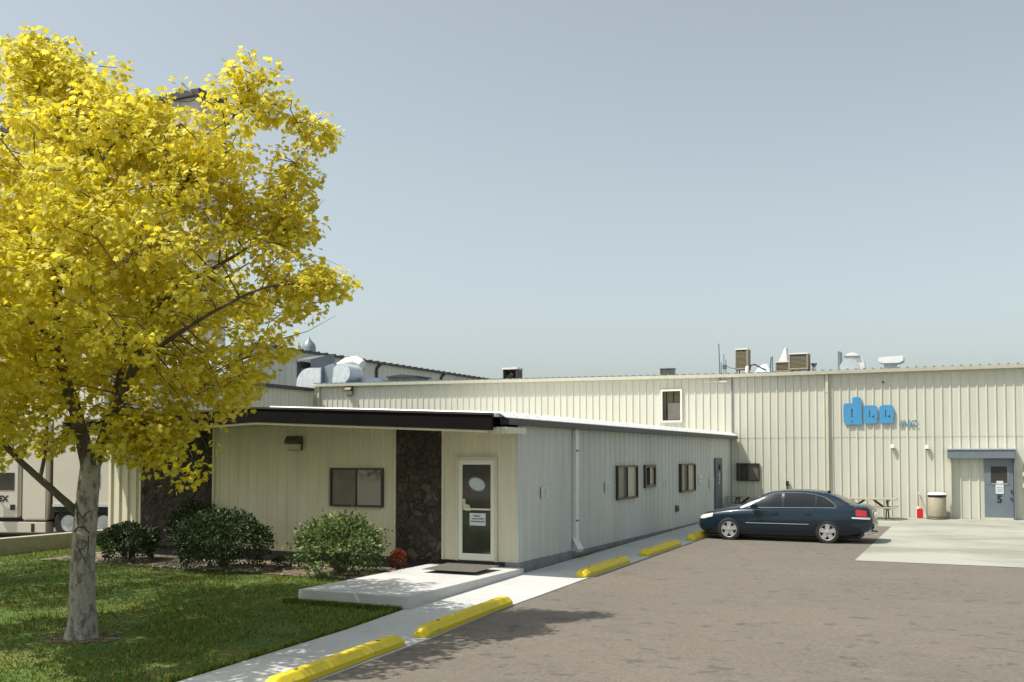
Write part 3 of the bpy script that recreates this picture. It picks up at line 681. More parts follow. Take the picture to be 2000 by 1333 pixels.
for x, y, h, r_ in ((-9.50, 39.85, 7.0, .022), (-9.42, 40.2, 6.6, .015), (-9.36, 40.3, 6.4, .015), (-9.58, 40.4, 6.3, .018)): m.tube([(x-.04 if h > 6.9 else x, y, h), (x, y, 5.4 if h > 6.9 else 5.8)], r_, 6)
m.build('rod', M['bluedoor'], t)
m = MB(); m.tube([(-9.36, 40.3, 6.15), (-9.2, 40.4, 6.05), (-9.0, 40.5, 6.02)], .012, 5); m.box(-9.47, -9.33, 40.17, 40.3, 6.0, 6.18); m.build('bracket', M['bluedoor'], t)
t = thing('bent_pipe', 'dark bent hose with white end cap lying between the roof coolers', 'pipe', (-8.3, 40.3, 5.85))
m = MB(); m.tube([(-8.42, 40.3, 5.95), (-8.35, 40.3, 6.12), (-8.2, 40.3, 6.15), (-7.95, 40.3, 6.0), (-7.75, 40.3, 5.9)], .03, 8); m.build('hose', M['dark'], t, smooth=True)
m = MB(); m.lathe([(.07, 5.82), (.08, 6.0), (.05, 6.1)], (-8.5, 40.3, 0), 12); m.build('end_cap', M['white2'], t, smooth=True)
t = thing('crumpled_tarp', 'crumpled pale blue tarp on the roof between the coolers', 'tarp', (-8.0, 41, 5.85))
m = MB(); n = 12; vs = []
for j in range(n+1):
    for i in range(n+1):
        x = -8.28+.62*i/n; y = 40.7+.6*j/n; e_ = math.sin(PI*i/n)*math.sin(PI*j/n)
        vs.append((x, y, 5.86+.34*e_**.6*(1+.5*noise.noise(Vector((x*6, y*6, 1))))))
m.add(vs, [(j*(n+1)+i, j*(n+1)+i+1, (j+1)*(n+1)+i+1, (j+1)*(n+1)+i) for j in range(n) for i in range(n)])
m.build('cloth', mat('tarp cloth', (.62, .68, .74), .6, var=.2, scale=6), t)
t = thing('roof_cone', 'pale pointed fin shaped roof cap behind the small cooler', 'roof cap', (-7.4, 42.5, 5.9))
m = MB(); m.prism([(-7.68, 6.3), (-7.36, 7.0), (-7.30, 7.0), (-7.25, 6.3)], 'y', 42.3, 42.7); m.build('cap', M['white'], t, bevel=.02)
m = MB(); m.box(-7.66, -7.27, 42.32, 42.68, 5.85, 6.3); m.build('curb', M['galv'], t)
t = thing('antenna_mast', 'short pair of dark roof posts left of the small cooler', 'post', (-7.75, 41, 5.85))
m = MB(); m.tube([(-7.78, 41.3, 5.85), (-7.74, 41.3, 6.5)], .03, 6); m.tube([(-7.68, 41.3, 5.85), (-7.68, 41.3, 6.55)], .02, 6); m.build('post', M['bluedoor'], t)
t = thing('mushroom_vent', 'tiny mushroom vent right of the largest roof cooler', 'vent', (-6.02, 41.2, 5.8))
m = MB(); m.lathe([(.08, 5.85), (.08, 6.02)], (-6.03, 41.2, 0), 12); m.build('stem', M['white2'], t, smooth=True)
m = MB(); m.lathe([(.04, 6.021), (.11, 6.12), (.13, 6.18), (.0, 6.2)], (-6.03, 41.2, 0), 12); m.build('cap', M['galvd'], t, smooth=True)
# round blower duct
t = thing('blower_duct', 'pale curved blower duct with round elbow above the blue letters', 'duct', (-4.6, 41.5, 5.85))
m = MB(); pr = [(-5.0, 5.82)]+[(-4.62+.50*math.cos(a), 5.95+.63*math.sin(a)*.98) for a in [rad(k) for k in range(110, -1, -10)]]+[(-4.12, 5.82)]
m.prism(pr, 'y', 41.3, 41.85); m.build('scroll_housing', M['white'], t)
m = MB(); m.lathe([(.36, 40.95), (.37, 41.1), (.30, 41.29)], (-4.67, 0, 5.93), 22, 'y'); m.build('round_elbow', M['galv'], t, smooth=True)
m = MB(); m.box(-5.12, -5.03, 41.2, 41.9, 5.82, 6.62); m.box(-4.9, -4.3, 41.22, 41.29, 6.37, 6.43); m.build('flange', M['galvd'], t)
t = thing('flat_roof_vent', 'flat white box vent on a short neck right of the blower duct', 'vent', (-3.15, 41.4, 5.85))
m = MB(); m.box(-3.4, -2.95, 41.2, 41.6, 5.8, 6.06); m.build('neck', M['galv'], t)
m = MB(); m.prism([(-3.58, 6.12), (-3.58, 6.29), (-3.45, 6.31), (-2.72, 6.33), (-2.68, 6.30), (-2.68, 6.14), (-2.85, 6.06), (-3.4, 6.06)], 'y', 41.0, 41.8); m.build('hood', M['white'], t, bevel=.01)
# box vents further left
t = thing('box_vent', 'dark open box vent with pale top on the roof behind the office', 'vent', (-19.5, 41.5, 6.0))
m = MB(); m.box(-19.85, -19.80, 41.2, 41.8, 5.95, 6.44); m.box(-19.19, -19.14, 41.2, 41.8, 5.95, 6.44); m.box(-19.80, -19.19, 41.7, 41.8, 5.95, 6.44); m.box(-19.80, -19.5, 41.4, 41.5, 6.0, 6.2); m.build('box_frame', M['bronze'], t)
m = MB(); m.box(-19.88, -19.11, 41.17, 41.83, 6.441, 6.52); m.build('lid', M['wframe'], t)
m = MB(); m.lathe([(.1, 41.45), (.1, 41.6)], (-19.55, 0, 6.2), 12, 'y'); m.build('motor', M['curtain'], t)
t = thing('ribbed_roof_vent', 'small ribbed grey vent on the roof above the upper window', 'vent', (-12.1, 41.5, 5.9))
m = MB()
for k in range(8): m.box(-12.4+k*.07, -12.36+k*.07, 41.2, 41.7, 5.88, 6.19)
m.box(-12.38, -11.86, 41.22, 41.68, 5.88, 6.17); m.build('vent_body', M['curtain'], t)
m = MB(); m.box(-12.42, -11.82, 41.18, 41.72, 6.191, 6.22); m.build('lid', M['galvd'], t)
# the duct bank at the far left of the roof
t = thing('duct_bank', 'large silver curved ductwork on the roof edge beside the yellow tree', 'duct', (-30.6, 42.5, 6.0))
def bend(cx, cz, r0, a0, a1, y0, y1, zb):
    P = [(cx+r0*math.cos(rad(a)), cz+r0*math.sin(rad(a))) for a in range(a0, a1+1, 9)]
    return P
m = MB(); P = [(-32.05, 6.05)]+bend(-31.2, 6.2, .84, 90, 180, 0, 0, 0)[::-1]+[(-30.5, 7.04), (-30.5, 6.05)]
P = [(-32.05, 5.95)]+[(-31.2+.84*math.cos(rad(a)), 6.2+.80*math.sin(rad(a))) for a in range(180, 89, -9)]+[(-30.5, 6.98), (-30.5, 5.95)]
m.prism(P, 'y', 41.9, 43.4); m.build('elbow', M['galv'], t)
m = MB(); m.prism([(-30.49, 5.98), (-30.49, 7.02), (-30.2, 7.14), (-29.85, 7.2), (-29.75, 7.0), (-29.75, 5.98)], 'y', 42.1, 43.1); m.build('transition', M['galvd'], t)
m = MB(); P = [(-29.74, 6.2)]+[(-29.2+.54*math.cos(rad(a)), 6.65+.5*math.sin(rad(a))) for a in range(150, -61, -14)]+[(-29.15, 5.98), (-29.6, 5.98)]
m.prism(P, 'y', 41.8, 43.0); m.build('elbow', M['galv'], t)
m = MB(); m.tube([(-30.9, 43.2, 6.9), (-30.3, 43.3, 7.15), (-29.9, 43.35, 7.35), (-29.4, 43.4, 7.4), (-29.0, 43.4, 7.2)], [.2, .25, .28, .28, .25], 14); m.build('round_duct', M['white'], t, smooth=True)
m = MB(); m.box(-30.52, -30.47, 41.88, 43.42, 5.96, 7.02); m.build('flange', M['galvd'], t)
t = thing('low_roof_vent', 'low grey hipped roof vent right of the silver ductwork', 'vent', (-28, 43, 6.1))
m = MB(); m.prism([(-29.0, 6.12), (-28.8, 6.36), (-28.1, 6.47), (-27.4, 6.40), (-27.15, 6.12)], 'y', 42.6, 43.4); m.build('vent_hood', M['galvd'], t)
m = MB(); m.box(-28.9, -27.3, 42.5, 43.5, 6.0, 6.119); m.build('curb', M['galv'], t)
t = thing('roof_hatch', 'dark framed skylight curb on the roof right of the ductwork', 'skylight', (-26, 43, 6.1))
m = MB(); m.box(-26.85, -25.25, 42.5, 43.8, 6.0, 6.38); m.build('curb', M['curtain'], t)
m = MB(); m.prism([(-26.92, 6.381), (-26.92, 6.45), (-26.0, 6.52), (-25.15, 6.43), (-25.15, 6.381)], 'y', 42.4, 43.9); m.build('lid', M['dktrim'], t)
# hood on the rear wing
t = thing('intake_hood', 'dark blue grey intake hood standing before the rear wing', 'vent', (-35, 48, 6))
m = MB(); m.box(-35.9, -34.9, 47.3, 48.3, 5.5, 7.55); m.build('shaft', M['galvd'], t)
m = MB(); m.add([(-36.0, 47.0, 7.9), (-34.95, 47.0, 8.05), (-34.95, 48.4, 8.35), (-36.0, 48.4, 8.35), (-36.0, 47.0, 8.05), (-34.3, 47.6, 8.3), (-34.95, 47.0, 7.6), (-34.2, 47.6, 7.3), (-34.2, 48.4, 7.3), (-34.3, 48.4, 8.4)],
      [(4, 1, 5, 9, 3), (0, 4, 3), (0, 1, 4), (1, 6, 7, 5), (5, 7, 8, 9)]); m.box(-36.0, -35.93, 47.0, 48.4, 7.0, 8.0); m.box(-36, -34.9, 48.3, 48.4, 7.5, 8.4); m.build('hood', M['bluegrey'], t)
t = thing('roof_ventilator', 'grey pointed ventilator on the eave of the rear wing', 'vent', (-41, 54, 9.3))
m = MB(); m.lathe([(.35, 9.3), (.45, 9.4), (.48, 9.75), (.40, 10.0), (.12, 10.3), (.05, 10.45)], (-40.9, 54.8, 0), 16); m.build('vent_dome', M['galvd'], t, smooth=True)
m = MB(); m.lathe([(.55, 9.0), (.55, 9.299)], (-40.9, 54.8, 0), 16); m.build('collar', M['galv'], t, smooth=True)

# ------------------------------------------------------------------ things by the wall
t = thing('trash_barrel', 'round tan concrete trash barrel with white dome lid beside the door', 'trash bin', (-1.5, 39.35, .2))
c0 = (-1.5, 39.35, 0)
m = MB(); m.lathe([(.29, .29), (.30, .32), (.305, .98), (.30, .99)], c0, 28); m.build('body', M['barrel'], t, smooth=True)
m = MB(); m.lathe([(.31, .991), (.315, 1.0), (.315, 1.07), (.31, 1.075)], c0, 28); m.build('band', M['dark'], t, smooth=True)
m = MB(); m.lathe([(.325, 1.076), (.325, 1.10), (.28, 1.14), (.16, 1.165), (.01, 1.17)], c0, 28); m.build('lid', M['white2'], t, smooth=True)
m = MB(); m.lathe([(.36, .21), (.38, .225), (.36, .25), (.27, .289)], c0, 28); m.build('base', M['bronze'], t, smooth=True)
t = thing('red_container', 'small red bucket standing left of the tan barrel', 'bucket', (-2.08, 39.5, .2))
m = MB(); m.prism(rbd(-2.19, -1.99, .2, .55, .03, 3), 'y', 39.42, 39.58); m.build('body', M['red'], t, bevel=.012)
m = MB(); m.lathe([(.05, .551), (.05, .60), (.03, .62)], (-2.14, 39.5, 0), 12); m.build('neck', M['white2'], t, smooth=True)
t = thing('push_stick', 'thin brown stick leaning on the wall in the red bucket', 'stick', (-2.1, 39.5, .5))
m = MB(); m.tube([(-2.04, 39.5, .56), (-2.13, YM-.06, 1.08)], .018, 8); m.build('handle', M['tan'], t, smooth=True)
m = MB(); m.tube([(-2.13, YM-.062, 1.081), (-2.137, YM-.05, 1.13)], .022, 8); m.build('grip', M['white2'], t)
def picnic(cx, cy, label, c0=None):
    if c0: return copy_tree(c0, (cx, cy, .2), label)
    t = thing('picnic_table', label, 'picnic table', (cx, cy, .2), group='wooden picnic tables along the warehouse wall')
    z = .2; m = MB()
    for k in range(5): m.box(cx-.95, cx+.95, cy-.36+k*.146, cy-.36+k*.146+.136, z+.70, z+.74)
    m.build('table_top', M['wood'], t)
    for s in (-1, 1):
        m = MB()
        for k in range(2): m.box(cx-.95, cx+.95, cy+s*.64-.13+k*.135, cy+s*.64-.13+k*.135+.125, z+.41, z+.45)
        m.build('bench', M['wood'], t)
    for sx in (-.62, .62):
        m = MB()
        for s in (-1, 1): m.bar((cx+sx, cy+s*.18, z+.70), (cx+sx, cy+s*.60, z), .04, .09)
        m.box(cx+sx+.025, cx+sx+.06, cy-.74, cy+.74, z+.32, z+.405); m.box(cx+sx+.025, cx+sx+.06, cy-.33, cy+.33, z+.62, z+.70)
        m.bar((cx+sx+.04*(1 if sx < 0 else -1), cy, z+.36), (cx+sx*.25, cy, z+.69), .04, .08); m.build('trestle_leg', M['bronze'], t)
    return t
p = picnic(-3.75, 38.55, 'weathered picnic table behind the trunk of the navy car')
picnic(-8.0+.0, 38.9, 'picnic table in the shade under the dark sliding window', p)

# ------------------------------------------------------------------ wheel stops
def stop_mesh():
    m = MB(); L = 2.95; secs = []
    def sec(y, w, h, ch): return [(-w/2, y, 0), (w/2, y, 0), (w/2, y, h*.45), (w/2-ch, y, h), (-w/2+ch, y, h), (-w/2, y, h*.45)]
    ys = [(0, .20, .07, .05), (.07, .27, .125, .06), (.16, .28, .155, .07), (L-.16, .28, .155, .07), (L-.07, .27, .125, .06), (L, .20, .07, .05)]
    vs = []
    for a in ys: vs += sec(*a)
    fs = [tuple(range(5, -1, -1)), tuple(range(30, 36))]
    for i in range(5):
        for k in range(6): fs.append((i*6+k, i*6+(k+1) % 6, (i+1)*6+(k+1) % 6, (i+1)*6+k))
    return m.add(vs, fs)
s0 = None
for k, (y, lab) in enumerate(((9.38, 'yellow wheel stop cut by the bottom edge of the photo in tree shadow'), (12.86, 'yellow wheel stop beside the entrance slab in tree shadow'),
                              (19.38, 'yellow sunlit wheel stop just past the sunlit square of sidewalk'), (23.65, 'yellow sunlit wheel stop midway along the shaded side wall'),
                              (27.95, 'yellow wheel stop under the nose of the navy car'))):
    ang = math.atan2(gz(y+2.95)-gz(y), 2.95); loc = (-7.56, y, gz(y)+.003)
    if s0 is None:
        s0 = thing('wheel_stop', lab, 'wheel stop', loc, group='yellow wheel stops along the sidewalk edge'); WORLD[s0.name] = (0, 0, 0)
        stop_mesh().build('stop_block', M['yellow'], s0, bevel=.008)
        m = MB()
        for q in (.55, 2.4): m.lathe([(.028, .1555), (.028, .161)], (0, q, 0), 10)
        m.build('anchor_pin', M['bronze'], s0); o = s0
    else: o = copy_tree(s0, loc, lab)
    o.rotation_euler = (ang, 0, [0.01, -.012, .006, -.004, 0][k])

# low concrete wall beside the lawn
lw = MB(); lw.box(-23.15, -22.8, -12, 21.7, -.3, .36)
tag(lw.build('low_wall', M['barrel'], base=(-23, 5, 0), bevel=.015), 'low tan concrete kerb wall between the lawn and the white truck', 'low wall')

# ------------------------------------------------------------------ trucks at the left
TA = rad(20)
tr = thing('semi_truck', 'cream white box truck with dark side window and black door lettering left of the office', 'truck', (-27.67, 20.46, .0), TA)
WORLD[tr.name] = (0, 0, 0)               # local frame: +x rearwards, -y towards the lawn
def TB(name, m, parent, *boxes, bevel=.0):
    b = MB()
    for q in boxes: b.box(*q)
    return b.build(name, m, parent, bevel=bevel)
m = MB(); m.prism([(-3.6, .75), (-3.6, 1.75), (-3.3, 1.95), (-1.75, 2.1), (-1.25, 2.9), (1.5, 3.2), (1.5, .62), (-1.2, .62), (-1.25, .75)], 'y', 0, 2.3); m.build('cab', M['truck'], tr, bevel=.06)
m = MB(); m.prism([(1.56, .55), (1.56, 3.25), (1.75, 3.4), (2.36, 3.5), (2.36, .55)], 'y', -.02, 2.32); m.build('sleeper', M['truck'], tr, bevel=.05)
dr = TB('door', M['truck'], tr, (.1, 1.44, -.025, -.002, .64, 2.55), bevel=.01)
TB('window', M['glass'], dr, (.7, 1.33, -.035, -.0255, 1.45, 1.98))
TB('window', M['glass'], tr, (-.9, .0, -.036, -.003, 1.55, 2.05))
TB('handle', M['dark'], dr, (1.22, 1.36, -.045, -.0255, .86, 1.02))
TB('mirror', M['white2'], tr, (.35, .62, -.35, -.25, 1.65, 2.1), (.45, .5, -.25, 0, 1.9, 1.95), bevel=.01)
TB('side_skirt', M['truck'], tr, (-.9, 2.36, -.05, .4, .18, .5), bevel=.02)
TB('skirt_step', M['dark'], tr, (.2, .3, -.06, -.051, .2, .45), (1.9, 2.0, -.06, -.051, .2, .45))
TB('chassis', M['dark'], tr, (-3.2, 5.7, .6, 1.7, .45, .75), (-1, 2.3, .1, 2.2, .3, .6))
m = MB(); m.tube([(2.455, .2, .6), (2.455, .2, 3.6)], .075, 10); m.build('exhaust_stack', M['bronze'], tr)
me = text_mesh('LEX', .24, .004, offset=.01); me.transform(Matrix.Rotation(PI/2, 4, 'X')); link_mesh('door_lettering', me, M['dark'], dr, (.93, -.03, 1.12))
def wheel(parent, x, y, r=.5, w=.28, name='wheel'):
    a = MB(); a.lathe([(r*.55, y-w/2), (r*.93, y-w/2), (r, y-w/2+.04), (r, y+w/2-.04), (r*.93, y+w/2), (r*.55, y+w/2), (r*.53, y), (r*.55, y-w/2)], (x, 0, r), 28, 'y', False); wo = a.build(name, M['rubber'], parent, smooth=True)
    a = MB(); a.lathe([(r*.54, y-w/2+.02), (r*.3, y-w/2+.07), (r*.2, y-w/2+.01), (.01, y-w/2)], (x, 0, r), 20, 'y'); a.build('rim', M['galv'], wo, smooth=True)
for x, y in ((-2.3, .2), (-2.3, 2.1), (3.0, .2), (3.0, 2.1), (4.1, .2), (4.1, 2.1)): wheel(tr, x, y, .46)
box = TB('cargo_box', M['truck'], tr, (2.56, 5.8, -.06, 2.36, .96, 3.7), bevel=.03)
TB('rub_rail', M['galv'], box, (2.58, 5.78, -.09, -.065, .97, 1.05))
TB('side_panel', M['bluegrey'], box, (3.78, 4.04, -.075, -.065, 1.55, 2.0))
TB('mudguard', M['dark'], tr, (2.6, 5.6, .0, .3, .80, .95))

# ------------------------------------------------------------------ navy car
def lerp(tab, x):
    if x <= tab[0][0]: return tab[0][1]
    for (a, va), (b, vb) in zip(tab, tab[1:]):
        if x <= b: t = (x-a)/(b-a); return va+(vb-va)*t
    return tab[-1][1]
def smooth_tab(tab):
    """Catmull-Rom through the table, sampled fine"""
    out = []
    for i in range(len(tab)-1):
        p0 = tab[max(i-1, 0)]; p1 = tab[i]; p2 = tab[i+1]; p3 = tab[min(i+2, len(tab)-1)]
        m1 = (p2[1]-p0[1])/max(p2[0]-p0[0], 1e-6); m2 = (p3[1]-p1[1])/max(p3[0]-p1[0], 1e-6); h = p2[0]-p1[0]
        for k in range(8):
            t = k/8; out.append((p1[0]+h*t, (2*t**3-3*t*t+1)*p1[1]+(t**3-2*t*t+t)*h*m1+(-2*t**3+3*t*t)*p2[1]+(t**3-t*t)*h*m2))
    out.append(tab[-1]); return out
HW = smooth_tab([(0, .66), (.08, .76), (.25, .84), (.6, .88), (1.2, .915), (2.5, .925), (3.8, .915), (4.4, .88), (4.75, .80), (4.90, .72), (4.96, .64)])
ZT = smooth_tab([(0, .66), (.05, .74), (.18, .80), (.5, .885), (.9, .965), (1.3, 1.025), (1.6, 1.02), (2.6, 1.02), (3.8, 1.06), (4.3, 1.085), (4.6, 1.085), (4.82, 1.06), (4.90, .98), (4.96, .76)])
ZS = smooth_tab([(0, .61), (.08, .69), (.25, .75), (.6, .83), (1.1, .90), (1.6, .93), (2.6, .96), (3.8, .995), (4.4, 1.01), (4.8, .99), (4.90, .90), (4.96, .70)])
ZB = smooth_tab([(0, .34), (.1, .26), (.4, .20), (1, .19), (3.8, .20), (4.4, .26), (4.8, .34), (4.96, .46)])
def ring(x):
    hw, zt, zs, zb = (lerp(T, x) for T in (HW, ZT, ZS, ZB)); dz = zs-zb
    half = [(0, zb), (hw*.6, zb), (hw*.90, zb+.015), (hw*.965, zb+.09*min(1, dz/.5)), (hw*.99, zb+dz*.28), (hw, zb+dz*.45), (hw*.995, zb+dz*.62), (hw*.975, zb+dz*.80), (hw*.945, zs-.03), (hw*.90, zs+(zt-zs)*.12), (hw*.78, zs+(zt-zs)*.55), (hw*.5, zs+(zt-zs)*.9), (0, zt)]
    return half
car = thing('parked_car', 'dark navy blue four door sedan parked nose in to the shaded side wall', 'car', (-7.58, 29.62, gz(29.62)-.035)); WORLD[car.name] = (0, 0, 0)
car.scale = (.972, .98, .98); car.location.x = -7.55
car.rotation_euler = (math.atan2(gz(30.5)-gz(28.7), 1.8), 0, rad(0))
xs = [0, .02, .05, .1, .18, .28, .4]+[.4+.1*k for k in range(1, 44)]+[4.78, 4.84, 4.88, 4.92, 4.95, 4.96]
xs = sorted(set(round(x, 3) for x in xs))
vs = []; fs = []; n = None
for x in xs:
    h = ring(x); full = [(x, y, z) for y, z in h]+[(x, -y, z) for y, z in h[-2:0:-1]]; n = len(full); vs += full
for i in range(len(xs)-1):
    for k in range(n): fs.append((i*n+k, (i+1)*n+k, (i+1)*n+(k+1) % n, i*n+(k+1) % n))
fs += [tuple(range(n)), tuple(range((len(xs)-1)*n+n-1, (len(xs)-1)*n-1, -1))]
body = MB().add(vs, fs).build('body', M['carpaint'], car)
cut = MB()
AX = (.96, 3.76); WR = .335
for ax_ in AX:
    for s in (-1, 1):
        cut.lathe([(WR+.062, s*.66), (WR+.062, s*1.2)], (ax_, 0, WR-.01), 36, 'y')
cut = cut.build('cut', M['dark']); bo = body.modifiers.new('b', 'BOOLEAN'); bo.object = cut; bo.operation = 'DIFFERENCE'; bo.solver = 'EXACT'
bpy.context.view_layer.update()
me = bpy.data.meshes.new_from_object(body.evaluated_get(bpy.context.evaluated_depsgraph_get())); body.modifiers.clear()
body.data = me; me.name = 'body'; me.materials.clear(); me.materials.append(M['carpaint'])
for p_ in me.polygons: p_.use_smooth = True
me.set_sharp_from_angle(angle=rad(32)); bpy.data.objects.remove(cut)
# greenhouse
ZR = smooth_tab([(1.28, 1.0), (1.5, 1.13), (1.75, 1.26), (2.0, 1.375), (2.2, 1.435), (2.5, 1.47), (2.9, 1.482), (3.3, 1.465), (3.6, 1.42), (3.9, 1.33), (4.2, 1.20), (4.42, 1.085)])
def gring(x):
    zr = lerp(ZR, x); zb = lerp(ZS, x)-.02; h = max(zr-zb, .02); f = min(1, h/.45)
    w0 = lerp(HW, x)*.905; w1 = w0-.26*f
    e = min(.05, h*.16)
    return [(w0, zb), (w0-.045*f, zb+(h-e)*.33), (w0-.11*f, zb+(h-e)*.66), (w1+.055*f, zr-e*1.0), (w1+.01*f, zr-e*.35), (w1-.07, zr-e*.06), (w1*.5, zr+.012*f), (0, zr+.018*f)]
gx = [1.28+.06*k for k in range(53)]; gx = [x for x in gx if x <= 4.42]+[4.42]
vs = []; fs = []
for x in gx:
    h = gring(x); full = [(x, y, z) for y, z in h]+[(x, -y, z) for y, z in h[-2::-1]]; n = len(full); vs += full
for i in range(len(gx)-1):
    for k in range(n-1): fs.append((i*n+k, i*n+k+1, (i+1)*n+k+1, (i+1)*n+k))
MB().add(vs, fs).build('roof', M['carpaint'], car, smooth=True)
def gy(x, z):
    h = gring(x)
    for (y0, z0), (y1, z1) in zip(h, h[1:]):
        if z <= z1: return y0+(y1-y0)*(z-z0)/max(z1-z0, 1e-6)
    return 0
def side_glass(x0, x1, top, bot, name='side_window'):
    for s in (-1, 1):
        vs = []; n = 10; k_ = 4
        for i in range(n+1):
            x = x0+(x1-x0)*i/n; a, b = lerp(bot, x), lerp(top, x)
            for j in range(k_+1):
                z = a+(b-a)*j/k_; vs.append((x, s*(gy(x, z)+.006), z))
        MB().add(vs, [(i*(k_+1)+j, (i+1)*(k_+1)+j, (i+1)*(k_+1)+j+1, i*(k_+1)+j+1) for i in range(n) for j in range(k_)]).build(name, M['carglass'], car, smooth=True)
TOP = [(1.55, 1.02), (1.8, 1.19), (2.05, 1.32), (2.3, 1.385), (2.7, 1.41), (3.1, 1.405), (3.4, 1.37), (3.7, 1.28), (3.92, 1.13), (4.0, 1.04)]
BOT = [(1.5, .985), (4.0, 1.025)]
side_glass(1.58, 2.46, TOP, BOT); side_glass(2.54, 3.40, TOP, BOT); side_glass(3.46, 3.92, TOP, BOT, 'quarter_window')
for s in (-1, 1):                       # bright moulding round the side glass
    m = MB(); P = [(x, s*(gy(x, lerp(TOP, x)+.012)+.004), lerp(TOP, x)+.012) for x in [1.6+.1*k for k in range(25)]]; m.tube(P, .007, 5)
    P = [(x, s*(gy(x, lerp(BOT, x)-.008)+.006), lerp(BOT, x)-.008) for x in [1.5+.1*k for k in range(26)]]; m.tube(P, .008, 5); m.build('window_moulding', M['galvd'], car)
def end_glass(x0, x1, inset, name):
    vs = []; n = 8; k_ = 10
    for i in range(n+1):
        x = x0+(x1-x0)*i/n; h = gring(x); w = h[4][0]-inset
        for j in range(k_+1):
            y = -w+2*w*j/k_; a = abs(y)
            z = max(lerp(sorted([(q[0], q[1]) for q in h[4:]]), a), 0)+.007
            vs.append((x, y, z))
    MB().add(vs, [(i*(k_+1)+j, (i+1)*(k_+1)+j, (i+1)*(k_+1)+j+1, i*(k_+1)+j+1) for i in range(n) for j in range(k_)]).build(name, M['carglass'], car, smooth=True)
end_glass(1.40, 2.12, .07, 'windscreen'); end_glass(3.62, 4.34, .06, 'rear_window')
for ax_ in AX:
    for s in (-1, 1):
        y = s*.828; a = MB(); w = .19
        a.lathe([(.22, y-w/2), (.30, y-w/2), (WR, y-w/2+.03), (WR, y+w/2-.03), (.30, y+w/2), (.22, y+w/2), (.215, y), (.22, y-w/2)], (ax_, 0, WR), 36, 'y', False); wo = a.build('wheel', M['rubber'], car, smooth=True)
        f = y+s*w/2; a = MB(); a.lathe([(.235, f-s*.01), (.228, f+s*.008), (.212, f+s*.0), (.205, f-s*.05)], (ax_, 0, WR), 32, 'y', False)
        for k in range(5):
            t_ = 2*PI*k/5+.3; c_, s_ = math.cos(t_), math.sin(t_); p_, q_ = -s_, c_
            P = [(.0*c_+.055*p_, .0*s_+.055*q_), (.21*c_+.062*p_, .21*s_+.062*q_), (.21*c_-.062*p_, .21*s_-.062*q_), (-.055*p_, -.055*q_)]
            vs = [(ax_+u_, f+s*.004, WR+v_) for u_, v_ in P]+[(ax_+u_, f-s*.045, WR+v_) for u_, v_ in P]
            a.add(vs, [(0, 1, 2, 3), (7, 6, 5, 4), (0, 4, 5, 1), (2, 6, 7, 3), (1, 5, 6, 2), (0, 3, 7, 4)])
        a.lathe([(.07, f+s*.004), (.05, f+s*.012), (.01, f+s*.014)], (ax_, 0, WR), 16, 'y'); a.build('rim', M['rim'], wo, smooth=True)
        a = MB(); a.lathe([(.208, f-s*.04), (.02, f-s*.035)], (ax_, 0, WR), 20, 'y'); a.build('brake_disc', M['dark'], wo)
def on_side(x, z, s, o=.004):
    h = ring(x); y = 0
    for (y0, z0), (y1, z1) in zip(h[3:], h[4:]):
        if z0 <= z <= z1: y = y0+(y1-y0)*(z-z0)/max(z1-z0, 1e-6); break
    else: y = h[8][0]
    return (x, s*(y+o), z)
def patch(name, pts_top, pts_bot, x0, x1, s, m, o=.006, n=10, parent=None):
    vs = []; k_ = 4
    for i in range(n+1):
        x = x0+(x1-x0)*i/n; a, b = lerp(pts_bot, x), lerp(pts_top, x)
        for j in range(k_+1): vs.append(on_side(x, a+(b-a)*j/k_, s, o))
    return MB().add(vs, [(i*(k_+1)+j, (i+1)*(k_+1)+j, (i+1)*(k_+1)+j+1, i*(k_+1)+j+1) for i in range(n) for j in range(k_)]).build(name, m, parent or car, smooth=True)
for s in (-1, 1):
    patch('headlight', [(.04, .70), (.15, .735), (.3, .77), (.46, .80)], [(.04, .62), (.2, .63), (.46, .70)], .05, .46, s, M['headlamp'], .008)
    patch('tail_light', [(4.48, .97), (4.6, .975), (4.90, .93)], [(4.48, .88), (4.55, .80), (4.90, .78)], 4.52, 4.81, s, M['redlamp'], .007)
    patch('reverse_lamp', [(4.40, .77), (4.9, .76)], [(4.40, .735), (4.9, .70)], 4.42, 4.9, s, M['headlamp'], .007)
    m = MB()
    for x in (1.55, 2.50, 3.30):
        zs_ = [.30+.06*k for k in range(11)]; dx = lambda z: (0 if x < 3 else (.22*(z-.3)))
        m.tube([on_side(x+dx(z), z, s, .001) for z in zs_], .005, 4)
    m.tube([on_side(.14+.12*k, lerp(ZS, .14+.12*k)-.025, s, .001) for k in range(2, 11)], .004, 4)
    m.build('door_gap', M['dark'], car)
    m = MB(); m.tube([on_side(x, .54+.0*x, s, .004) for x in [1.45+.1*k for k in range(19)]], .009, 5); m.build('side_moulding', M['galvd'], car)
    for x in (2.30, 3.22):
        m = MB(); m.tube([on_side(x-.09, .83, s, .004), on_side(x-.07, .835, s, .03), on_side(x+.07, .84, s, .03), on_side(x+.09, .84, s, .004)], .014, 6); m.build('door_handle', M['carpaint'], car, smooth=True)
    m = MB(); y = s*.93; m.prism([(1.60, .985), (1.64, 1.08), (1.80, 1.09), (1.84, .995)], 'y', y-.01*s, y+.15*s); m.build('mirror', M['carpaint'], car, bevel=.02, smooth=True)
m = MB(); m.box(4.955, 4.985, -.26, .26, .70, .85); m.build('licence_plate', M['white2'], car)
m = MB(); m.box(4.90, 4.995, -.62, .62, .42, .60); m.build('rear_bumper', M['carpaint'], car, bevel=.03, smooth=True)
m = MB(); m.box(-.012, .05, -.42, .42, .56, .63); m.box(-.008, .06, -.5, .5, .36, .46); m.build('grille', M['dark'], car, bevel=.01)
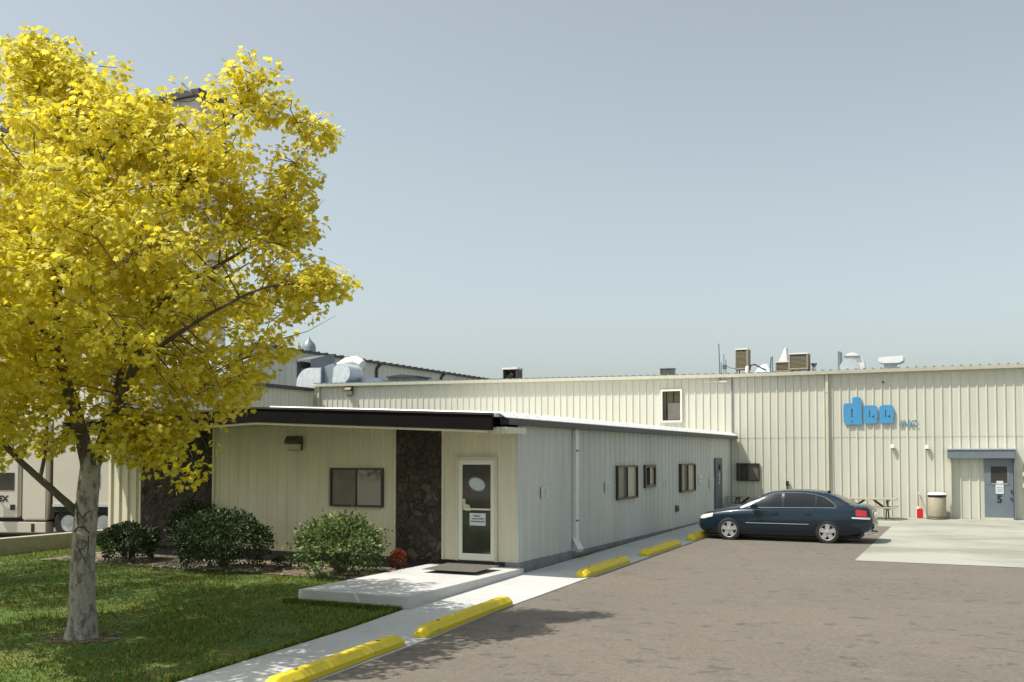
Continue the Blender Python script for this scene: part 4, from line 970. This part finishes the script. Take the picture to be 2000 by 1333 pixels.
m = MB(); m.box(-.02, .0, -.42, .42, .59, .60); m.build('grille_bar', M['chrome'], car)
for s in (-1, 1):
    m = MB(); m.tube([(4.8, s*.5, .30), (5.0, s*.5, .28)], .03, 10); m.build('exhaust_tip', M['chrome'], car)
m = MB(); m.prism([(3.62, 1.42), (3.68, 1.47), (3.74, 1.46), (3.76, 1.40)], 'y', -.02, .02); m.build('antenna_fin', M['carpaint'], car)
m = MB(); m.box(.3, 4.6, -.62, .62, .14, .24); m.box(.5, 4.4, -.70, .70, .20, .5); m.build('underbody', M['dark'], car)

# ------------------------------------------------------------------ leaves, shrubs, tree
def leaf_poly(mb, c, t, nrm, L, kind):
    """one leaf: tip direction t, normal nrm"""
    t = t.normalized(); b = nrm.cross(t)
    if b.length < 1e-4: b = t.orthogonal()
    b.normalize(); nn = t.cross(b)
    if kind == 'maple': o = [(0, 0, 0), (.10, .30, -.03), (.02, .56, -.1), (.34, .36, -.04), (.50, .62, -.12), (.62, .28, -.05), (1.0, 0, -.12)]
    elif kind == 'oval': o = [(0, 0, 0), (.3, .24, -.03), (.7, .22, -.05), (1.0, 0, -.1)]
    else: o = [(0, 0, 0), (.5, .14, -.02), (1.0, 0, -.06)]
    base = len(mb.v); k = len(o)
    for a, s_, h in o: mb.v.append(tuple(c+t*(a*L)+b*(s_*L)+nn*(h*L)))
    for a, s_, h in o[1:-1]: mb.v.append(tuple(c+t*(a*L)-b*(s_*L)+nn*(h*L)))
    mb.f.append(tuple(range(base, base+k)))
    mb.f.append((base, base+k-1)+tuple(range(base+2*k-3, base+k-1, -1)))
def rvec(rg):
    z = rg.uniform(-1, 1); a = rg.uniform(0, 2*PI); r_ = math.sqrt(1-z*z); return Vector((r_*math.cos(a), r_*math.sin(a), z))
def shrub(name, c, rx, ry, h, label, m, n, L, rg, stems=7, kind='oval', loose=.0):
    t = thing(name, label, 'shrub', c); mb = MB(); st = MB(); c = Vector(c)
    tips = []
    for k in range(stems*5):
        a = rg.uniform(0, 2*PI); q = rg.uniform(.3, 1); tip = c+Vector((math.cos(a)*rx*q*.9, math.sin(a)*ry*q*.9, h*(rg.uniform(.35, 1.0))*(1-.35*q*q)))
        st.tube([c+Vector((math.cos(a)*.06, math.sin(a)*.06, 0)), (c+tip)/2+Vector((0, 0, h*.12)), tip], [.014, .009, .004], 5); tips.append(tip)
    st.build('stems', M['branch'], t)
    for i in range(n):
        v = rvec(rg); v.z = abs(v.z) if rg.random() < .6 else v.z; q = rg.uniform(.5, 1)**.5
        lump = 1+.22*noise.noise(v*2.2+c)+.14*noise.noise(v*5+c); q *= lump*(1+loose*max(0, rg.gauss(0, .5)))
        hr = math.hypot(v.x, v.y); k9 = 1 if v.z > 0 else (max(hr, .86)/max(hr, .05)); p = c+Vector((v.x*rx*q*k9, v.y*ry*q*k9, h*.45+v.z*(h*.55 if v.z > 0 else h*.44)*q))
        if p.z < c.z+.02: p.z = c.z+rg.uniform(.02, .15)
        d = (v+rvec(rg)*.9+Vector((0, 0, .2))); leaf_poly(mb, p, d, (v+rvec(rg)*.7+Vector((0, 0, .6))), L*rg.uniform(.7, 1.25), kind)
    mb.build('foliage', m, t, recalc=False)
    return t
rg = random.Random(11)
shrub('dark_shrub', (-18.75, 18.0, .0), .68, .7, .85, 'low dark shrub with white dots beside the tree trunk', M['leaf_dark'], 5200, .07, rg)
shrub('dark_shrub', (-15.45, 17.6, .0), 1.15, .85, 1.25, 'large dark rounded shrub left of the office window', M['leaf_dark'], 9000, .07, rg)
shrub('leafy_shrub', (-12.38, 17.75, .0), .92, .8, 1.18, 'bright green loose shrub beside the entrance slab', M['leaf_light'], 6500, .08, rg, loose=.25)
shrub('ground_shrub', (-14.2, 18.3, .0), .35, .3, .22, 'tiny low green plant between the two big shrubs', M['leaf_dark'], 500, .06, rg, stems=3)
rf = shrub('red_plant', (-11.42, 18.5, .05), .17, .17, .42, 'small plant with red flowers at the stone panel foot', M['leaf_red'], 700, .05, rg, stems=3)
shrub('climbing_plant', (-17.6, 19.1, .0), .95, .25, 1.35, 'dark climbing plant against the left stone panel', M['leaf_dark'], 3400, .07, rg)
# white stones in the bed
st = MB()
for i in range(48):
    x = rg.choice((rg.gauss(-17.0, .4), rg.uniform(-20, -11.5))); y = rg.uniform(17.3, 18.3); r_ = rg.uniform(.015, .045); vs = []; k0 = len(st.v)
    st.lathe([(.01, gz(y)-.01), (r_, gz(y)+r_*.2), (r_*.8, gz(y)+r_*.7), (.01, gz(y)+r_*.9)], (x, y, 0), 7)
tag(st.build('bed_stones', M['apron']), 'pale scattered stones in the planting bed', 'stones', kind='stuff')
# weeds along the wall foot
wd = MB()
for i in range(260):
    y = 22.7+abs(rg.gauss(0, 1.3)); x = -8.93+rg.uniform(-.03, .05); leaf_poly(wd, Vector((x, y, gz(y))), rvec(rg)+Vector((0, 0, 1.2)), rvec(rg), rg.uniform(.04, .1), 'blade')
tag(wd.build('wall_weeds', M['weed'], recalc=False), 'yellow green weeds in the crack at the foot of the side wall', 'weeds', kind='stuff')
# grass
gr = MB()
def blade(x, y, h):
    a = rg.uniform(0, 2*PI); w_ = rg.uniform(.006, .012)*(1+h*4); z = gz(y)-.022; lx, ly = rg.gauss(0, .45)*h, rg.gauss(0, .45)*h
    b = len(gr.v); gr.v += [(x-w_*math.cos(a), y-w_*math.sin(a), z), (x+w_*math.cos(a), y+w_*math.sin(a), z), (x+lx, y+ly, z+h)]; gr.f.append((b, b+1, b+2))
cnt = 0
while cnt < 90000:
    x = rg.uniform(-22.7, -8.96); y = 5+12.4*rg.random()**1.25
    if x < -8.95-1.05*(19-y) - 3 and rg.random() < .3: continue
    if -11.15 < x and y > 14.63: continue
    d_ = noise.noise(Vector((x*.9, y*.9, 0)))
    if math.hypot(x+12.34, y-10.97) < .3: continue
    if d_ > .32 and rg.random() < .5: continue
    blade(x, y, rg.uniform(.025, .06)*(1.2 if d_ < 0 else .8)); cnt += 1
for i in range(4500):                    # longer fringe where the mower misses
    if rg.random() < .5: x = -8.97-abs(rg.gauss(0, .03)); y = rg.uniform(7, 14.6)
    else: x = rg.uniform(-11.4, -8.95); y = 14.62-abs(rg.gauss(0, .04))
    blade(x, y, rg.uniform(.05, .11))
for i in range(9000): blade(rg.uniform(-22.75, -21.1), rg.uniform(17.4, 27), rg.uniform(.03, .06))
for i in range(2500): blade(-11.15-abs(rg.gauss(0, .04)), rg.uniform(14.5, 17.4), rg.uniform(.05, .1))
tag(gr.build('lawn_grass', M['grass'], recalc=False), 'short mown green grass covering the lawn', 'grass', kind='stuff')

# the yellow maple
TX, TY, TZ = -12.34, 10.97, gz(10.97)-.03
Rv = Vector((math.cos(rad(25.2)), math.sin(rad(25.2)), 0)); Dv = Vector((-Rv.y, Rv.x, 0)); Tb = Vector((TX, TY, 0))
def TP(r_, d_, z): return Tb+Rv*r_+Dv*d_+Vector((0, 0, z))
tree = thing('yellow_tree', 'maple tree in bright yellow leaf with pale trunk on the lawn', 'tree', (TX, TY, TZ))
rg = random.Random(23)
def curve(P, rs, n=6, wob=.03):
    """resample a rough limb path smoothly"""
    out = []; ro = []
    for i in range(len(P)-1):
        p0 = P[max(i-1, 0)]; p1 = P[i]; p2 = P[i+1]; p3 = P[min(i+2, len(P)-1)]
        for k in range(n):
            t = k/n; q = .5*((2*p1)+(p2-p0)*t+(2*p0-5*p1+4*p2-p3)*t*t+(3*p1-p0-3*p2+p3)*t**3)
            out.append(q+Vector((rg.gauss(0, wob), rg.gauss(0, wob), 0))*min(1, 1.5*rs[i])*.5); ro.append(rs[i]+(rs[i+1]-rs[i])*t)
    return out+[P[-1]], ro+[rs[-1]]
trunk = MB(); TPth = [TP(0, 0, TZ-.05), TP(0, 0, .1), TP(0, 0, .7), TP(.03, 0, 1.5), TP(.07, .02, 2.2), TP(.1, .03, 2.55)]
P, r_ = curve(TPth, [.27, .195, .175, .168, .15, .138], 5, .01)
trunk.tube(P, r_, 18, cap=False)
nv = []
for v in trunk.v:                        # flutes and knots
    p = Vector(v); c = Tb+Rv*(.03*max(0, (p.z-.7)/.8)); d_ = Vector((p.x-c.x, p.y-c.y, 0))
    f = 1+.07*noise.noise(Vector((p.x*4, p.y*4, p.z*2.2)))+.06*max(0, .5-(p.z-TZ)*2.2)*math.sin(math.atan2(d_.y, d_.x)*5)
    nv.append((p.x+d_.x*(f-1), p.y+d_.y*(f-1), p.z))
trunk.v = nv; trunk.build('trunk', M['bark'], tree, smooth=True)
limbs = MB(); nodes = []
def limb(P, rs, n=5):
    rs = [r*(.78 if r < .1 else .92) for r in rs]
    P = [TP(*p) for p in P]; Q, R_ = curve(P, rs, n, .05); limbs.tube(Q, R_, 9)
    for q, r2 in zip(Q, R_): nodes.append((q, r2))
limb([(.08, .02, 2.2), (-.05, -.05, 2.9), (-.22, -.1, 3.5), (-.36, -.15, 4.2), (-.42, -.1, 4.85), (-.5, .1, 5.6), (-.7, .2, 6.6), (-.85, .2, 7.8), (-.85, .1, 8.7)], [.13, .115, .1, .085, .075, .06, .045, .03, .015])
limb([(.1, .03, 2.3), (.2, .25, 2.8), (.3, .5, 3.6), (.38, .7, 4.6), (.4, .9, 5.6), (.7, 1.1, 6.6), (.9, 1.1, 7.6)], [.12, .1, .08, .065, .05, .035, .02])
limb([(.12, 0, 2.35), (.45, -.2, 3.0), (.8, -.3, 3.7), (1.05, -.35, 4.6), (1.2, -.35, 5.5), (1.45, -.3, 6.4), (2.0, -.1, 7.3), (2.5, 0, 8.2)], [.11, .095, .08, .07, .06, .045, .03, .015])
limb([(1.05, -.35, 4.6), (1.6, -.2, 5.1), (2.1, .1, 5.5), (2.7, .3, 6.0), (3.1, .3, 6.7)], [.05, .042, .033, .024, .012])
limb([(.8, -.3, 3.7), (1.4, -.7, 4.1), (2.1, -.9, 4.5), (2.9, -.9, 4.9), (3.5, -.7, 5.0)], [.05, .042, .033, .022, .01])
limb([(-.12, 0, 1.65), (-.4, -.1, 1.95), (-.75, -.2, 2.3), (-1.0, -.3, 2.6), (-1.5, -.4, 3.3), (-2.1, -.4, 4.2), (-2.5, -.3, 5.2)], [.085, .07, .062, .055, .045, .035, .02])
limb([(-.6, -.15, 2.15), (-.55, -.1, 2.6), (-.6, 0, 3.2), (-1.0, .4, 4.2)], [.04, .035, .028, .015])
limb([(-.36, -.15, 4.2), (-.9, -.5, 4.7), (-1.6, -.8, 5.4), (-2.2, -.8, 6.3)], [.05, .04, .03, .015])
limb([(-.5, .1, 5.6), (-.1, -.3, 6.1), (.3, -.6, 6.9), (.45, -.6, 7.6)], [.045, .035, .025, .015])
limb([(-.42, -.1, 4.85), (.1, -.9, 5.3), (.4, -1.5, 5.9)], [.04, .03, .015])
limb([(.3, .5, 3.6), (.1, 1.3, 4.3), (-.3, 2.0, 5.2)], [.05, .035, .015])
limb([(.38, .7, 4.6), (1.2, 1.5, 5.2), (2.0, 1.8, 5.8)], [.045, .03, .015])
lobes = [  # r, d, z, radii, weight
 (-.8, .1, 7.0, 1.5, 1.7, 1.7), (-.85, .1, 8.45, .55, .7, .62), (-.1, 0, 7.75, .6, .9, .75), (.7, -.2, 7.45, .6, .8, .55), (2.3, -.2, 6.3, .75, .9, .65), (1.6, -.4, 6.8, .8, .8, .7), (2.3, -.4, 3.7, .6, .8, .4), (1.9, -.3, 7.0, .6, .8, .5), (3.55, .1, 7.55, .25, .3, .16), (3.1, -.2, 5.9, .4, .5, .3), (1.75, -.1, 7.15, 1.15, 1.5, .95), (2.45, 0, 8.15, .5, .6, .55), (2.95, .1, 7.75, .42, .5, .35), (3.1, .2, 6.9, .42, .5, .5),
 (.9, .2, 5.9, 1.7, 2.1, 1.5), (2.2, 0, 5.1, 1.45, 1.7, 1.0), (3.3, -.5, 5.0, .75, .6, .45), (3.75, -.6, 5.05, .28, .3, .2), (2.35, -.2, 4.2, .85, 1.2, .7), (2.0, -.5, 3.5, .85, .9, .45), (-.9, 2.8, 5.2, 1.6, 1.2, 1.6), (-1.8, 2.8, 6, 1.6, 1.5, 1.7), (-.9, -1.5, 3.4, 1.2, 1.0, .6), (0, -.2, 4.8, 2.0, 2.2, 1.4),
 (.9, -2.3, 5.0, 1.5, 1.3, 1.3), (-1.0, -2.2, 5.6, 1.7, 1.4, 1.7), (1.1, -1.7, 6.5, 1.1, 1.2, .9), (-.6, -3.0, 4.4, 1.3, .9, .8), (.2, 2.2, 5.2, 1.7, 1.3, 1.5),
 (-2.2, 0, 5.9, 1.9, 2.1, 2.1), (-1.9, -.2, 3.9, 1.7, 1.8, 1.05), (1.15, -.1, 3.65, 1.15, 1.5, .7), (-.6, -.2, 3.05, 1.3, 1.4, .5), (-3.3, 0, 5.0, 1.1, 1.6, 1.6), (3.0, 0, 6.0, .55, .7, .5), (1.1, -.4, 2.85, .7, .6, .35)]
clumps = []; tries = 0
vol = [(a*b*c)**.8 for _, _, _, a, b, c in lobes]; tot = sum(vol)
while len(clumps) < 1030 and tries < 40000:
    tries += 1; u = rg.random()*tot; i = 0
    while u > vol[i]: u -= vol[i]; i += 1
    r0, d0, z0, a, b, c = lobes[i]; v = rvec(rg); q = rg.uniform(.25, 1)**.42*(rg.uniform(1.0, 1.28) if rg.random() < .3 else 1)
    q3 = (r0+v.x*a*q, d0+v.y*b*q, z0+v.z*c*q)
    if any((q3[0]-w_[0])**2+(q3[1]-w_[1])**2+(q3[2]-w_[2])**2 < .28**2 for w_ in clumps): continue
    clumps.append(q3)
# small lobes always get their share
for r0, d0, z0, a, b, c in lobes:
    if a < .8:
        for k in range(int(22*a)+5):
            v = rvec(rg); q = rg.uniform(.3, 1); clumps.append((r0+v.x*a*q, d0+v.y*b*q, z0+v.z*c*q))
hang = [(.85, -.5, 2.7), (1.1, -.6, 2.62), (1.35, -.6, 2.8), (1.7, -.7, 2.55), (1.25, -.65, 2.3), (1.75, -.75, 2.25), (1.5, -.7, 2.4), (2.05, -.8, 2.3), (.75, -.4, 2.6), (.35, -.4, 2.65), (-1.1, -.4, 2.35), (1.75, -.6, 2.75), (2.05, -.6, 2.6), (2.0, -.7, 2.9), (1.5, -.7, 2.85), (1.45, -.7, 2.55), (1.65, -.8, 2.35), (1.85, -.8, 2.15), (1.6, -.7, 2.12), (1.95, -.75, 2.3), (1.3, -.6, 2.7), (1.2, -.6, 2.45), (2.5, -.6, 3.3), (2.2, -.6, 3.15), (.7, -.3, 2.45), (.45, -.3, 2.5), (.95, -.4, 2.35), (-.9, -.4, 2.5), (-.45, -.3, 2.55), (-.05, -.5, 2.75), (-1.3, -.4, 2.6)]
twigs = MB(); leaves = MB(); Nn = list(nodes)
def leafclump(c3, R_, n, dens=1.):
    for k in range(n):
        v = rvec(rg); v.z *= .75; p = c3+v*R_*rg.uniform(.3, 1)**.5
        d_ = v*.7+rvec(rg)*.7+Vector((0, 0, -.45)); nrm = v*.5+rvec(rg)*.6+Vector((-.15, -.1, .8))
        leaf_poly(leaves, p, d_, nrm, rg.uniform(.06, .11), 'maple')
for q3 in clumps:
    if q3[0] > 1.7 and rg.random() < .26: continue
    c3 = TP(*q3)
    best = min(Nn, key=lambda nd: (nd[0]-c3).length+max(0, nd[0].z-c3.z)*.6+.02/nd[1]*.3)
    p0 = best[0]; r0 = min(best[1]*.6, .022); mid = (p0+c3)/2+Vector((rg.gauss(0, .08), rg.gauss(0, .08), rg.uniform(-.02, .12)))
    twigs.tube([p0, mid, c3], [max(r0, .008), .008, .004], 5); Nn.append((mid, .012))
    R_ = rg.uniform(.15, .36); leafclump(c3, R_, int((62 if q3[0] < 1.6 else 36)*(R_/.28)**2)+5)
for h in hang:
    c3 = TP(*h); p0 = min(nodes, key=lambda nd: (nd[0]-c3).length+ (0 if nd[0].z > c3.z else 1))[0]
    twigs.tube([p0, (p0+c3)/2+Vector((0, 0, .15)), c3], [.012, .007, .003], 5); leafclump(c3, rg.uniform(.12, .22), 16)
for k in range(9):                      # bare twigs feathering out of the right side
    a = TP(rg.uniform(2.6, 3.2), rg.gauss(0, .6), rg.uniform(4.2, 7)); twigs.tube([a, a+Rv*.35+Vector((0, 0, .1)), a+Rv*rg.uniform(.5, .8)+Vector((0, 0, rg.uniform(-.1, .35)))], [.008, .005, .002], 4)
limbs.build('limbs', M['branch'], tree, smooth=True); twigs.build('twigs', M['branch'], tree)
leaves.build('crown', M['leaf'], tree, recalc=False)
# dark scars on the trunk, facing the street
sc_ = MB()
def on_trunk(dx, z, rr=.165):
    a = dx/rr; return Tb+Rv*(.03*max(0, (z-.7)/.8))+Rv*rr*math.sin(a)-Dv*rr*math.cos(a)+Vector((0, 0, z))
def scar(pts, w_=.010): sc_.tube([on_trunk(p[0]+.006*math.sin(i*2.3), p[1], .168) for i, p in enumerate(pts)], [w_*(.55+.5*abs(math.sin(i*1.7+1))) for i in range(len(pts))], 6)
scar([(.02+.07*math.cos(a), 1.17+.075*math.sin(a)) for a in [2*PI*k/14 for k in range(15)]], .012)
scar([(-.1, 1.35), (-.05, 1.43), (.05, 1.43), (.13, 1.33)], .02)
scar([(0, 1.09), (-.05, .98), (-.10, .88)]); scar([(.0, 1.09), (.06, .98), (.11, .88)]); scar([(.12, 1.3), (.12, 1.0)])
scar([(-.08, 1.7), (-.03, 1.62), (.02, 1.56), (.07, 1.64), (.12, 1.66)], .014); scar([(-.08, 1.7), (-.13, 1.78)], .02); scar([(-.08, 1.65), (-.06, 1.5), (-.03, 1.45)], .01)
sc_.build('bark_scars', mat('bark scar', (.12, .105, .08), .95, col2=(.06, .05, .04), scale=12, bump=.6), tree, smooth=True)

# second maple of the row, mostly beyond the left edge of the view; it shades the back of the lawn
t2 = thing('yellow_tree', 'second yellow maple at the far left edge, mostly outside the photo', 'tree', (-20.0, 13.4, gz(13.4)))
b2 = Vector((-20.0, 13.4, gz(13.4))); m = MB(); m.tube([b2, b2+Vector((.03, 0, 1.4)), b2+Vector((0, .05, 2.6))], [.2, .16, .14], 14); m.build('trunk', M['bark'], t2, smooth=True)
m = MB(); lv = leaves = MB(); rg = random.Random(5)
for k in range(210):
    v = rvec(rg); q = rg.uniform(.3, 1)**.4; c3 = b2+Vector((v.x*3.7*q, v.y*3.7*q, 5.3+v.z*2.9*q)); hub = b2+Vector((0, 0, min(max(2.4, c3.z-1.6), 6.5)))
    if k % 2 == 0: m.tube([b2+Vector((0, 0, 2.4)), hub+(c3-hub)*.3, c3], [.05, .025, .005], 5)
    leafclump(c3, rg.uniform(.35, .55), 62)
m.build('limbs', M['branch'], t2); lv.build('crown', M['leaf'], t2, recalc=False)

# far tree line across the street behind the viewer, seen in the window reflections
ft = MB(); rg = random.Random(8)
for i in range(5200):
    x = rg.uniform(-160, 60); hh = 3.2+2.6*noise.noise(Vector((x*.11, 0, 2)))+1.2*noise.noise(Vector((x*.4, 5, 2)))
    z = rg.uniform(-.4, max(1.2, hh)); leaf_poly(ft, Vector((x, -70+rg.uniform(-3, 3), z)), rvec(rg), rvec(rg), rg.uniform(.6, 1.1), 'oval')
tag(ft.build('far_trees', M['leaf_dark'], recalc=False), 'distant dark tree line across the street', 'trees', kind='stuff')
